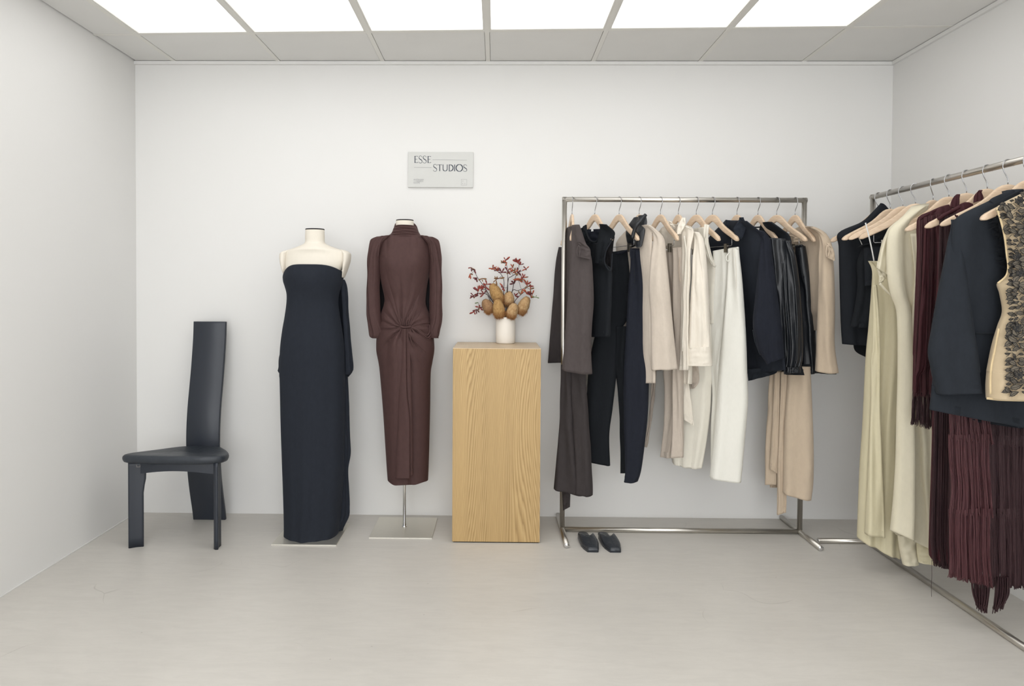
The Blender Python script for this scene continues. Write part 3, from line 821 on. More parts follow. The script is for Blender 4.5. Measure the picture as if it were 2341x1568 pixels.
pxtube('waistband', [(245, 508), (370, 486), (445, 476)], '6', [-.31, -.37, -.44], .006, M_WHITE, g)
pxtube('side_seam', [(412, 482), (425, 600), (432, 760), (420, 800)], '6', -.462, .0018, M_IVORY, g)
pxtube('belt_loop', [(378, 510), (352, 540), (352, 570), (366, 582), (372, 570)], '6', -.405, .0035, M_WHITE, g)
# the rest
g = garm('shirt', 'dark navy shirt with pointed collar and long sleeve, right of the white trousers', 'shirt', 1685, -.3)
piece('body', [(355, 255, 505, 262), (205, 405, 640, 370), (205, 500, 660, 480), (330, 800, 700, 800), (400, 1100, 760, 1100), (440, 1300, 800, 1300), (455, 1480, 820, 1450)], '6', -.12, -.50, .022, M_NAVY, g, nv=50, folds=[(4, .007, 0, .8)])
piece('sleeve', [(600, 335, 640, 345), (640, 400, 688, 410), (622, 540, 712, 540), (600, 700, 738, 700), (575, 900, 765, 900), (562, 1100, 792, 1100), (605, 1290, 806, 1240), (675, 1405, 810, 1352)], '6', -.49, -.53, [.012, .035, .04, .04, .03], M_DENIM, g, nv=60, folds=[(1.5, .006, 1, .7)])
pxtube('sleeve_slit', [(560, 1130), (580, 1230), (620, 1330)], '6', -.53, .002, M_SLATE, g)
piece('collar', [(350, 252, 372, 258), (345, 300, 372, 310), (352, 345, 385, 350), (372, 395, 395, 400)], '6', -.30, -.32, .006, M_NAVY, g, open_bottom=False)
piece('collar', [(465, 233, 480, 232), (425, 290, 512, 290), (405, 330, 500, 340), (425, 385, 480, 395), (448, 412, 462, 405)], '6', -.43, -.45, .007, M_NAVY, g, open_bottom=False)
piece('sheer_hem', [(515, 1440, 760, 1430), (520, 1490, 750, 1470), (525, 1535, 700, 1492)], '6', -.33, -.37, .005, M_SLATE, g, label='sheer navy hem', folds=[(2, .005, 0, 0)])

g = garm('blouse', 'black blouse with gathered leather sleeve hanging right of the navy shirt', 'blouse', 1733, -.3)
piece('body', [(655, 275, 690, 268), (620, 350, 790, 330), (640, 430, 860, 410), (690, 700, 870, 700), (745, 1000, 880, 1000), (780, 1300, 900, 1300), (790, 1485, 960, 1490)], '6', -.20, -.45, .022, M_BLKWOOL, g, nv=50, folds=[(3, .006, 0, .8)])
piece('front_panel', [(690, 396, 820, 402), (700, 500, 826, 520), (735, 750, 830, 750), (775, 1000, 838, 1000), (800, 1250, 845, 1250), (815, 1480, 860, 1482)], '6', -.455, -.475, .012, M_LEATH, g, folds=[(1, .008, 0, .7)])
sl = piece('sleeve', [(815, 408, 850, 425), (812, 500, 888, 510), (806, 560, 905, 570), (800, 750, 930, 750), (815, 1000, 950, 1000), (838, 1200, 958, 1200), (835, 1350, 956, 1350), (834, 1422, 940, 1425)], '6', -.455, -.50, [.012, .03, .04, .04, .03], M_LEATH, g, nv=70, nu=56, folds=[(3, .011, 0, .8), (5, .005, 2, .8)])
piece('cuff', [(832, 1422, 938, 1424), (830, 1445, 942, 1447), (834, 1470, 936, 1472)], '6', -.455, -.50, .026, M_LEATH, g, folds=[(6, .004, 0, 0)], nu=60, nv=8)
pxtube('back_neck', [(545, 300), (580, 312), (640, 305), (655, 280)], '6', [-.24, -.24, -.28, -.31], .004, M_BLKWOOL, g)

g = garm('skirt', 'short black leather skirt clipped between the leather sleeve and the sand coat', 'skirt', 1776, -.3)
piece('body', [(885, 462, 955, 458), (900, 560, 975, 560), (925, 750, 1000, 740), (940, 1000, 1022, 1000), (945, 1250, 1040, 1250), (950, 1478, 1054, 1476)], '6', -.28, -.37, .03, M_LEATH, g, folds=[(2, .009, 1, .6)], nv=50)
pxtube('waistband', [(888, 462), (955, 460)], '6', [-.32, -.40], .007, M_LEATH, g, sm=False)
pxtube('pocket_seam', [(930, 500), (945, 640), (965, 750), (968, 700)], '6', -.405, .002, M_BLKWOOL, g)
piece('lower_hem', [(840, 1400, 1054, 1400), (845, 1450, 1054, 1450), (850, 1492, 1052, 1480)], '6', -.27, -.36, .028, M_BLK, g)

g = garm('coat', 'sand wool coat with a shoulder tab, hung last on the back rack', 'coat', 1818, -.28)
piece('body', [(960, 300, 1035, 310), (870, 345, 1110, 350), (850, 420, 1130, 420), (880, 700, 1110, 700), (960, 950, 1090, 950), (1028, 1015, 1085, 1020), (1045, 1060, 1080, 1080), (1070, 1130, 1084, 1135)], '6', -.14, -.44, .020, M_SAND, g, nv=50, folds=[(2, .007, 0, .5)])
sl = piece('sleeve', [(1028, 305, 1045, 318), (1090, 350, 1130, 370), (1110, 440, 1172, 440), (1098, 560, 1190, 560), (1088, 760, 1206, 760), (1078, 1000, 1212, 1000), (1068, 1250, 1212, 1250), (1056, 1450, 1247, 1470)], '6', -.42, -.47, [.012, .035, .045, .045, .045], M_SAND, g, nv=60, folds=[(1.3, .006, 2, .6)], sag=.006)
piece('lining', [(1064, 1440, 1225, 1455), (1075, 1470, 1228, 1480)], '6', -.425, -.46, .035, M_BLKIN, g, label='black sleeve lining')
piece('shoulder_tab', [(1148, 442, 1172, 436), (1145, 480, 1200, 480), (1145, 525, 1214, 530), (1148, 552, 1214, 580)], '6', -.50, -.52, .012, M_SAND, g, open_bottom=False)
pxtube('tab_fold', [(1150, 548), (1146, 500), (1160, 455), (1170, 500), (1160, 545)], '6', -.535, .004, M_SAND, g)
pxtube('neck_edge', [(805, 345), (840, 375), (900, 382), (955, 372)], '6', [-.22, -.24, -.26, -.28], .004, M_SAND, g)
piece('collar_stand', [(870, 385, 955, 375), (880, 430, 955, 425)], '6', -.26, -.29, .006, M_SAND, g)

g = garm('trousers', 'sand wide leg trousers with long tie below the black leather skirt', 'trousers', 1800, -.3)
piece('trouser_leg', [('8', 705, 760, 20), ('8', 698, 762, 130), ('8', 680, 750, 400), ('8', 655, 740, 700), ('8', 655, 975, 738, 980)], '8', -.22, -.27, .025, M_SAND, g, folds=[(1, .007, 0, .3)])
piece('inner_leg', [('8', 715, 765, 100), ('8', 700, 755, 500), ('8', 680, 860, 742, 895)], '8', -.275, -.285, .008, M_SAND, g)
piece('hem_roll', [('8', 680, 960, 740, 960), ('8', 684, 1000, 738, 1003)], '8', -.20, -.23, .012, M_SAND, g)
piece('hanging_tie', [('8', 768, 818, 100), ('8', 760, 812, 400), ('8', 742, 800, 800), ('8', 738, 812, 1060), ('8', 736, 1216, 808, 1200)], '8', -.29, -.31, .006, M_SAND, g, folds=[(.8, .006, 0, .2)])
piece('trouser_leg', [('8', 815, 1000, 60), ('8', 818, 1002, 130), ('8', 800, 1014, 400), ('8', 788, 1024, 700), ('8', 784, 1022, 950), ('8', 780, 1035, 1006, 1100)], '8', -.31, -.36, .035, M_SAND, g, nv=50, folds=[(1.3, .008, 1, .3)], sag=.006)

# ------------------------------------------------------------------ right rack: hangers
def hookY(px):     # rail point whose pixel column is px
    lo, hi = -2.2, -.3
    for _ in range(50):
        m_ = (lo+hi)/2
        if project(Vector((R2X, m_, RZ)))[0] > px: lo = m_
        else: hi = m_
    return (lo+hi)/2
HA = [352, 432, 517, 602, 722, 828, 948, 1088, 1228, 1362, 1500]
TA = [40, 130, 160, 178, 470, 460, 560, 700, 805, 985, 1085]
CLA = [0, 0, 0, 1, 0, 1, 0, 0, 0, 0, 0]
HO2 = ['a black high neck top', 'a black strappy top', 'nothing visible', 'a pale yellow slip dress', 'a champagne draped dress', 'pale satin trousers in clips', 'a burgundy fringed top', 'a burgundy strap dress', 'a burgundy tiered fringe dress', 'a slate blue blazer', 'a black lace top']
HY = []; HTY = []
for i, hx in enumerate(HA):
    px = 1890+hx*.3381
    y = hookY(px); HY.append(y)
    best = None
    for a in range(140, 221):
        ra = math.radians(a)
        tip = Vector((R2X+.225*math.cos(ra), y+.225*math.sin(ra), RZ-.22))
        e = abs(project(tip)[0]-(1890+TA[i]*.3381))
        if best is None or e < best[0]: best = (e, ra)
    HTY.append(y+.225*math.sin(best[1]))
    hanger((R2X, y, RZ), best[1], "%s wooden hanger from the right rack's far end, with %s" % (['first', 'second', 'third', 'fourth', 'fifth', 'sixth', 'seventh', 'eighth', 'ninth', 'tenth', 'eleventh'][i], HO2[i]), bool(CLA[i]), 'wooden hangers on the right rack')

def garm2(name, label, cat, i):
    return thing(name, label, cat, (R2X, HY[i], RZ-.22))
def YY(i, l=.06, r=-.03): return dict(Yl=HY[i]+l, Yr=HY[i]+r)

g = garm2('top', 'black high neck top at the far end of the right rack', 'top', 0)
piece('body', [(362, 400, 388, 404), (300, 468, 425, 450), (230, 527, 470, 510), (80, 598, 480, 570), (82, 700, 480, 700), (88, 950, 480, 950), (96, 1200, 460, 1200), (106, 1350, 440, 1370)], 'A', HTY[0]-.015, HY[0]-.02, .03, M_BLKWOOL, g, nv=50, folds=[(3, .01, 0, .7)])
piece('back_hem', [(185, 440, 1250), (186, 1385, 420, 1400), (262, 1438, 420, 1500)], 'A', HY[0]+.10, HY[0]+.05, .01, M_BLKWOOL, g)
g = garm2('top', 'black strappy top hanging behind the pale yellow dress', 'top', 1)
piece('body', [(200, 700, 420, 640), (245, 680, 470, 660), (205, 800, 470, 800), (208, 950, 470, 950), (188, 1100, 470, 1100), (160, 1232, 440, 1260)], 'A', HY[1]+.02, HY[1]-.03, .02, M_BLK, g, nv=50, folds=[(4, .01, 0, .5)])
piece('upper_panel', [(330, 540, 470, 500), (300, 600, 480, 520), (290, 680, 470, 660)], 'A', HY[1], HY[1]-.03, .008, M_BLK, g)
pxtube('shoulder_strap', [(206, 612), (225, 648), (240, 680)], 'A', HY[1]+.01, .0018, M_TAG, g, label='thin clear strap')
piece('pocket', [(250, 700, 360, 690), (258, 958, 360, 950)], 'A', HY[1]-.02, HY[1]-.05, .006, M_BLKWOOL, g)

g = garm2('slip_dress', 'pale yellow satin slip dress hanging from one thin white strap', 'dress', 3)
pxtube('shoulder_strap', [(262, 530), (285, 620), (305, 710), (320, 790)], 'A', HY[3]-.01, .0032, M_TAG, g, label='thin white strap')
piece('body', [('A', 303, 788, 345, 790), ('A', 312, 830, 400, 830), ('A', 305, 920, 470, 900), ('A', 296, 1050, 540, 1050), ('A', 280, 1250, 560, 1250), ('A', 262, 1450, 560, 1450), ('B', 213, 450, 380), ('B', 196, 450, 640), ('B', 186, 440, 900), ('B', 180, 1062, 440, 1195)], 'A', HY[3]+.04, HY[3]-.02, [.02, .03, .045, .05, .05], M_YEL, g, nv=90, nu=64, folds=[(2, .012, 0, .3), (4, .006, 1, .5)])
piece('front_fold', [('A', 322, 330, 950), ('A', 325, 350, 1150), ('A', 318, 365, 1400), ('B', 268, 320, 0), ('B', 262, 322, 300), ('B', 246, 332, 600), ('B', 236, 342, 830), ('B', 226, 1042, 348, 1068)], 'A', HY[3]-.03, HY[3]-.06, [.004, .01, .02, .025], M_YEL, g, nv=60, folds=[(1, .006, 0, .4)])

g = garm2('draped_dress', 'champagne satin dress with a fluttering draped sleeve', 'dress', 4)
piece('body', [('A', 600, 430, 660, 400), ('A', 470, 535, 665, 500), ('A', 420, 620, 660, 620), ('A', 415, 850, 660, 850), ('A', 440, 1010, 660, 1010), ('A', 480, 1120, 660, 1120), ('A', 492, 1300, 660, 1300), ('A', 492, 1560, 660, 1560), ('B', 430, 600, 300), ('B', 424, 620, 600), ('B', 412, 640, 850), ('B', 394, 1030, 640, 1160)], 'A', HTY[4]-.01, HY[4]-.03, [.03, .035, .035, .04, .05], M_YEL2, g, nv=90, nu=64, folds=[(2.2, .014, 0, .5), (5, .004, 1, .5)])
piece('draped_sleeve', [('A', 590, 440, 620, 425), ('A', 440, 545, 520, 520), ('A', 400, 600, 480, 600), ('A', 365, 690, 440, 700), ('A', 335, 835, 415, 885)], 'A', HY[4]-.03, HY[4]-.05, [.01, .02, .03, .02, .01], M_YEL2, g, nv=50, folds=[(1, .006, 0, .5)])
piece('sleeve_flare', [('A', 338, 842, 412, 880), ('A', 352, 890, 400, 905), ('A', 358, 940, 375, 930)], 'A', HY[4]-.02, HY[4]-.03, .008, M_YEL2, g)
pxtube('sleeve_edge', [(358, 940), (400, 985), (450, 1035), (490, 1110), (520, 1180), (540, 1240)], 'A', HY[4]-.06, .006, M_YEL2, g)
piece('inner_fold', [('B', 425, 540, 1050), ('B', 436, 542, 1140), ('B', 455, 1228, 548, 1226)], 'B', HY[4]+.0, HY[4]-.01, .025, M_YEL2, g)
g = garm2('trousers', 'pale champagne satin trousers clipped beside the burgundy fringe', 'trousers', 5)
piece('trouser_leg', [('A', 562, 608, 660, 600), ('A', 592, 850, 690, 850), ('A', 578, 1050, 690, 1050), ('A', 560, 1300, 690, 1300), ('A', 545, 1560, 690, 1560), ('B', 545, 690, 400), ('B', 562, 700, 700), ('B', 600, 1120, 700, 1160)], 'A', HY[5]+.02, HY[5]-.02, .02, M_YEL2, g, nv=60, folds=[(2, .008, 0, .4)])
piece('trouser_leg', [('B', 535, 1100, 680, 1130), ('B', 540, 1170, 690, 1190), ('B', 548, 1215, 705, 1238)], 'B', HY[5]+.06, HY[5]+.04, .015, M_YEL, g)

# ---- fringed burgundy
def fringe(name, rows, k, Yl, Yr, n, mat, parent, off=.01, amp=.004, w=.0012, ragged=.02, extra=.0, seed=1, nv=9, folds=()):
    rnd = random.Random(seed)
    n = int(n*1.6); w = min(w, .0014)
    R = resample(conv(rows, k), nv)
    geos = []
    for i in range(n):
        x = (i+rnd.random())/n
        ph = rnd.random()*6; o_ = off + amp*math.sin(x*37+1)+amp*.6*math.sin(x*91)+rnd.random()*.002
        pts = []
        top = rnd.random()*0.03
        for j, (xl, yl, xr, yr) in enumerate(R):
            v = j/nv
            L = at(xl, yl, lerp(Yl, v)); Q = at(xr, yr, lerp(Yr, v))
            ax = Q-L; nn = Vector((ax.y, -ax.x, 0)).normalized()
            d = 0
            for (kf, a_, p_, g_) in folds: d += a_*v**g_*math.sin(2*PI*kf*x+p_)
            p = L+ax*x + nn*(o_+d) + Vector((.0016*math.sin(ph+v*5), 0, 0))
            pts.append(p)
        if ragged: 
            d = (pts[-1]-pts[-2]).normalized()
            l = ragged*rnd.random()+extra
            pts.append(pts[-1]+d*l+Vector((rnd.uniform(-.003, .003), rnd.uniform(-.003, .003), 0)))
        geos.append(tube_geo(pts, w, 3, caps=False))
    v, f = join(geos)
    return mk(name, v, f, mat, parent, kind='stuff')

g = garm2('fringed_top', 'burgundy fringed top with long tassels, between champagne satin and slate blazer', 'top', 6)
r_ = [('A', 690, 460, 815, 412), ('A', 612, 505, 850, 450), ('A', 609, 700, 860, 700), ('A', 602, 900, 860, 900), ('A', 590, 1200, 850, 1200), ('A', 582, 1400, 840, 1400), ('B', 516, 700, 0), ('B', 512, 195, 700, 200)]
piece('body', r_, 'A', HY[6]+.02, HY[6]-.02, .018, M_BURG, g, nv=60, nu=64, folds=[(4, .008, 0, .3), (9, .003, 1, .3)])
fringe('fringe', r_[1:], 'A', HY[6]+.015, HY[6]-.02, 130, M_BURGF, g, off=.018, folds=[(4, .008, 0, .3)], seed=2)
fringe('hem_fringe', [('B', 512, 180, 690, 185), ('B', 508, 250, 690, 260), ('B', 500, 350, 690, 400)], 'B', HY[6]+.015, HY[6]-.02, 170, M_BURGD, g, off=.006, amp=.008, seed=3, ragged=.03)
piece('tie_strap', [('A', 660, 700, 560), ('A', 645, 690, 900), ('A', 625, 680, 1200), ('A', 605, 670, 1500), ('B', 522, 560, 100), ('B', 525, 200, 548, 205)], 'A', HY[6]-.04, HY[6]-.045, .003, M_BURG, g, folds=[(.7, .004, 0, 0)])
piece('shoulder_strap', [('A', 886, 336, 892, 338), ('A', 862, 358, 896, 362), ('A', 842, 385, 898, 392), ('A', 832, 430, 895, 425)], 'A', HY[6]-.01, HY[6]-.03, [.003, .010, .012], M_BURG, g, open_bottom=False, wob=0, folds=[(2.5, .003, 0, 0)])
pxtube('shoulder_roll', [(620, 510), (690, 468), (760, 435), (825, 415)], 'A', HY[6]-.005, .006, M_BURG, g)

g = garm2('strap_dress', 'dark burgundy ribbed dress with gathered shoulder, left of the slate blazer', 'dress', 7)
r_ = [('A', 860, 440, 945, 390), ('A', 752, 500, 1000, 430), ('A', 748, 700, 1000, 700), ('A', 740, 1000, 1000, 1000), ('A', 720, 1300, 1000, 1300), ('B', 640, 850, 50), ('B', 632, 850, 310), ('B', 625, 850, 600), ('B', 615, 850, 900), ('B', 609, 1150, 850, 1230), ('B', 625, 1195, 850, 1260)]
piece('body', r_, 'A', HY[7]+.02, HY[7]-.02, .018, M_BURG, g, nv=70, nu=64, folds=[(5, .008, 0, .3)])
fringe('fringe', r_[1:], 'A', HY[7]+.018, HY[7]-.02, 190, M_BURGD, g, off=.019, folds=[(5, .008, 0, .3)], seed=4, nv=14, w=.0018)
piece('shoulder_strap', [('A', 1038, 308, 1044, 310), ('A', 1012, 328, 1052, 334), ('A', 996, 352, 1060, 360), ('A', 992, 395, 1060, 375)], 'A', HY[7]-.03, HY[7]-.04, [.003, .010, .012], M_BURG, g, open_bottom=False, wob=0, folds=[(2.5, .003, 0, 0)])
pxtube('shoulder_roll', [(755, 505), (800, 475), (870, 440), (950, 400)], 'A', HY[7]-.01, .007, M_BURG, g)
pxtube('hanging_loop', [(868, 476), (878, 490), (888, 498), (880, 480)], 'A', HY[8]-.04, .003, M_BURG, g)

g = garm2('fringe_dress', 'burgundy dress with three long tiers of thread fringe below the slate blazer', 'dress', 8)
Y8 = HY[8]
piece('body', [('B', 735, 1250, 100), ('B', 735, 1300, 600), ('B', 735, 1300, 1000), ('B', 740, 1240, 1330, 1300)], 'B', Y8+.03, Y8, .03, M_BURGD, g, nv=40)
fo = [(6, .010, 0, .2)]
def tier(a, b, c, d, sd, n1, n2):
    fringe('fringe_tier', a, 'B', Y8-.01, Y8-.03, n1, M_BURGF, g, off=.03, seed=sd, w=.0020, amp=.006, folds=[(1, .01, 0, 0)], ragged=.014, nv=12)
    fringe('fringe_tier', c, 'B', Y8+.01, Y8-.01, n2, M_BURGD, g, off=.03, seed=sd+1, w=.0022, amp=.005, ragged=.014, nv=12)  # right-hand panel: its shade is put into a darker thread colour
tier([(720, 940, 320), (712, 300, 950, 330)][:0] + [('B', 705, 300, 940, 340), ('B', 705, 400, 950, 410), ('B', 704, 450, 962, 485)], None, [('B', 930, 1340, 340), ('B', 935, 490, 1340, 520)], None, 11, 150, 240)
tier([('B', 700, 940, 440), ('B', 705, 940, 600), ('B', 715, 950, 750), ('B', 702, 885, 964, 918)], None, [('B', 930, 1340, 450), ('B', 935, 1340, 700), ('B', 940, 905, 1340, 930)], None, 13, 170, 260)
tier([('B', 700, 945, 880), ('B', 700, 945, 1050), ('B', 706, 945, 1180), ('B', 700, 1250, 780, 1300), ][:3] + [('B', 702, 1262, 960, 1335)], None, [('B', 935, 1340, 880), ('B', 942, 1340, 1150), ('B', 945, 1325, 1340, 1345)], None, 15, 190, 280)
fringe('tassel', [('B', 850, 965, 1290), ('B', 858, 963, 1380), ('B', 884, 1432, 958, 1462)], 'B', Y8, Y8-.02, 90, M_BURGD, g, off=.02, seed=21, ragged=.035, amp=.008, w=.002)
fringe('tassel', [('B', 1000, 1085, 1290), ('B', 998, 1083, 1380), ('B', 997, 1458, 1068, 1436)], 'B', Y8, Y8-.02, 70, M_BURGD, g, off=.02, seed=22, ragged=.035, amp=.008, w=.002)
pxtube('loose_thread', [(627, 1200), (628, 1300), (625, 1360), (626, 1422)], 'B', HY[7], .0008, M_BURGD, g, n=3)

g = garm2('blazer', 'slate blue wool blazer with wide sleeve and pocket flap on the right rack', 'blazer', 9)
Y9 = HY[9]
piece('body', [('A', 1255, 305, 1275, 320), ('A', 1095, 385, 1420, 380), ('A', 960, 448, 1480, 450), ('A', 885, 492, 1480, 500), ('A', 864, 530, 1480, 540), ('A', 850, 620, 1480, 620), ('A', 835, 900, 1480, 900), ('A', 780, 1300, 1480, 1300), ('B', 640, 1300, 100), ('B', 625, 1320, 230), ('B', 617, 305, 1330, 440)], 'A', HTY[9]-.02, Y9-.035, [.032, .034, .036, .036, .036], M_SLATE, g, nv=70, nu=56, folds=[(3, .010, 1, .7)])
piece('sleeve', [('A', 885, 510, 935, 505), ('A', 866, 535, 946, 550), ('A', 848, 580, 946, 610), ('A', 822, 650, 942, 690), ('A', 785, 820, 950, 850), ('A', 745, 1030, 965, 1020), ('A', 708, 1250, 995, 1250), ('A', 686, 1400, 1018, 1400), ('A', 700, 1490, 1035, 1530), ('B', 628, 90, 912, 90), ('B', 656, 210, 926, 202)], 'A', (Y9-.01, Y9-.08), (Y9-.05, Y9-.115), [.03, .038, .038, .038, .038], M_SLATE, g, nv=70, folds=[(1, .006, 1.5, .7)])
piece('collar', [('A', 1252, 304, 1272, 316), ('A', 1180, 335, 1262, 352), ('A', 1120, 362, 1190, 385), ('A', 1098, 380, 1130, 408)], 'A', Y9-.07, Y9-.075, .008, M_SLATE, g, open_bottom=False, wob=0)
piece('pocket_flap', [('A', 1000, 1282, 1150, 1284), ('A', 1006, 1330, 1150, 1332), ('A', 1016, 1378, 1150, 1384)], 'A', Y9-.080, Y9-.085, .006, M_SLATE, g, open_bottom=False, wob=0)
pxtube('pocket_welt', [(1000, 1276), (1080, 1278), (1150, 1277)], 'A', Y9-.096, .003, M_BLKWOOL, g)
pxtube('front_dart', [(1128, 880), (1130, 1050), (1132, 1270)], 'A', Y9-.088, .0014, M_BLKWOOL, g)
piece('hem_lining', [('B', 700, 300, 1000, 345), ('B', 740, 335, 1010, 380), ('B', 860, 372, 1180, 420)], 'B', Y9+.06, Y9+.05, .006, M_SLATE, g)

g = garm2('lace_top', 'tan sleeveless top covered with black floral lace, nearest on the right rack', 'top', 10)
Y10 = HY[10]-.05
lace_rows = [('A', 1330, 325, 1420, 310), ('A', 1150, 425, 1560, 400), ('A', 1172, 500, 1560, 500), ('A', 1200, 620, 1560, 620), ('A', 1216, 740, 1560, 740), ('A', 1228, 830, 1560, 830), ('A', 1215, 890, 1560, 890), ('A', 1155, 940, 1560, 935), ('A', 1172, 1010, 1560, 1010), ('A', 1190, 1130, 1560, 1130), ('A', 1158, 1230, 1560, 1230), ('A', 1120, 1360, 1560, 1360), ('A', 1088, 1520, 1560, 1520), ('B', 960, 1320, 80), ('B', 954, 1320, 160), ('B', 956, 236, 1320, 248)]
piece('body', lace_rows, 'A', Y10+.0, Y10-.03, [.02, .035, .035, .04, .04], M_TAN, g, nv=90, nu=56, folds=[(2, .006, 0, .6)])
pxtube('side_seam', [('A',)][:0] + [(1165, 1245), (1140, 1380), (1115, 1500), (1108, 1600), (1108, 1690)], 'A', Y10-.030, .004, M_TANE, g, flat=.5, label='paler tan side seam')
pxtube('armhole_band', [(1152, 430), (1176, 510), (1204, 620), (1218, 740), (1228, 830), (1212, 892), (1157, 940)], 'A', Y10-.02, .004, M_TANE, g, flat=.6, label='paler tan armhole binding')
pxtube('hem_band', [(956, 236), (1060, 246), (1300, 250)], 'B', Y10-.02, .004, M_TANE, g, flat=.6, label='paler tan hem')
def lace(parent):
    rnd = random.Random(5)
    fills, cords = [], []
    def left_edge(y):    # where lace begins, close-up A coordinates
        pts = [(330, 1340), (420, 1155), (500, 1175), (620, 1212), (740, 1226), (830, 1232), (900, 1228), (1000, 1215), (1130, 1232), (1250, 1215), (1400, 1205), (1560, 1212), (1640, 1205), (1690, 1190)]
        for (a, b), (c, d) in zip(pts[:-1], pts[1:]):
            if y <= c: return b+(d-b)*(y-a)/(c-a)
        return pts[-1][1]
    def leaf(cx, cy, ln, wd, ang, Y, fill=True):
        x0, y0 = zp('A', cx, cy); s = .3381
        mid = at(x0, y0, Y)
        sc_ = (Y+CAMD)/FPX*s
        def P(u, v, d):
            X = (u*math.cos(ang)-v*math.sin(ang))*sc_; Zz = -(u*math.sin(ang)+v*math.cos(ang))*sc_
            return mid+Vector((X, -d, Zz))
        n = 7; up, dn = [], []
        bend = rnd.uniform(-.25, .25)
        for i in range(n+1):
            t = i/n; wv = math.sin(PI*t**.8)*wd/2*(1+.12*math.sin(t*20)); u = (t-.5)*ln; bb = bend*ln*(1-(2*t-1)**2)*.5
            up.append((u, bb+wv)); dn.append((u, bb-wv))
        if fill:
            V = [P(u, v, 0.0) for u, v in up]+[P(u, v, 0.0) for u, v in dn]+[P((a[0]+b[0])/2, (a[1]+b[1])/2, .0010) for a, b in zip(up, dn)]
            m_ = n+1
            F = []
            for i in range(n):
                F.append((i, i+1, 2*m_+i+1, 2*m_+i)); F.append((m_+i+1, m_+i, 2*m_+i, 2*m_+i+1))
            fills.append((V, F))
        loop = [P(u, v, .0012) for u, v in up]+[P(u, v, .0012) for u, v in reversed(dn)]
        cords.append(tube_geo(loop, .0010, 3, caps=False))
        cords.append(tube_geo([P(up[0][0]-ln*.1, up[0][1], .001), P(0, (up[n//2][1]+dn[n//2][1])/2, .0016), P(up[-1][0], up[-1][1], .001)], .0008, 3, caps=False))
    y = 345
    def body_left(y):
        pts = [(325, 1330), (425, 1150), (500, 1172), (620, 1200), (740, 1216), (830, 1228), (890, 1215), (940, 1155), (1010, 1172), (1130, 1190), (1230, 1158), (1360, 1120), (1520, 1088), (1690, 1080)]
        for (a, b), (c, d) in zip(pts[:-1], pts[1:]):
            if y <= c: return b+(d-b)*(y-a)/(c-a)
        return pts[-1][1]
    def surfY(x, y):
        l = body_left(y); u = min(.98, max(.02, (x-l)/(1560-l))); t = .028+.012*min(1, max(0, (y-500)/700))
        return Y10-.03*u-t*(1-(2*u-1)**2)**.43-.010
    while y < 1690:
        x = left_edge(y)+8
        first = True
        while x < 1440:
            big = rnd.random()
            ln = rnd.uniform(50, 82) if big > .3 else rnd.uniform(30, 44)
            ang = rnd.gauss(0.1, .55) if not first else rnd.gauss(0.0, .35)
            dens = 1.0
            if y > 880 or rnd.random() < .95:
                u = (x-1156)/404; 
                leaf(x+rnd.uniform(-4, 4)+ (ln*.3 if first else 0), y+rnd.uniform(-12, 12), ln, ln*rnd.uniform(.38, .55), ang, surfY(x, y), fill=True)
            if rnd.random() < .8:      # vine linking the leaves
                vp = [at(*zp('A', x+q*14, y+14*math.sin(q*1.3+x)), surfY(x+q*14, y)+.002) for q in range(6)]
                cords.append(tube_geo(vp, .0009, 3, caps=False))
            x += rnd.uniform(42, 70); first = False
        y += rnd.uniform(27, 35)
    # roses: rings of petals
    for (cx, cy) in ((1300, 380), (1290, 760), (1310, 870), (1290, 1240), (1300, 1560)):
        for k in range(7):
            a = k*2*PI/7
            leaf(cx+16*math.cos(a), cy+14*math.sin(a), 34, 20, a, surfY(cx, cy)-.002)
    v, f = join(fills); o = mk('lace_leaves', v, f, M_LACEF, parent, smooth=False, kind='stuff'); o['label'] = 'grey lace leaves'
    v, f = join(cords); o = mk('lace_cord', v, f, M_LACEO, parent, kind='stuff'); o['label'] = 'black outlining cord'
lace(g)
# frayed black trim behind the armhole
rn = random.Random(3); gg = []
for i in range(60):
    y = rn.uniform(500, 870); x = 1150+max(0, (y-420))*.17+rn.uniform(-6, 10)
    px, py = zp('A', x, y); P0 = at(px, py, Y10+.045)
    d = Vector((-rn.uniform(.01, .035), rn.uniform(-.01, .01), rn.uniform(-.02, .012)))
    P1 = P0+d; s = Vector((0.002, 0, .007))*rn.uniform(.5, 1)
    gg.append(([P0-s, P0+s, P1+s*.4, P1-s*.4, P0-s+Vector((0, .002, 0)), P0+s+Vector((0, .002, 0))], [(0, 1, 2, 3), (0, 3, 4), (1, 5, 2), (4, 3, 2, 5)]))
v, f = join(gg); o = mk('frayed_trim', v, f, M_BLKWOOL, g, smooth=False, kind='stuff'); o['label'] = 'frayed black tulle trim'
piece('back_panel', [('A', 1120, 500, 1300, 450), ('A', 1150, 560, 1300, 560), ('A', 1180, 700, 1300, 700), ('A', 1205, 860, 1300, 860)], 'A', Y10+.05, Y10+.04, .006, M_BLKWOOL, g, label='black back panel')

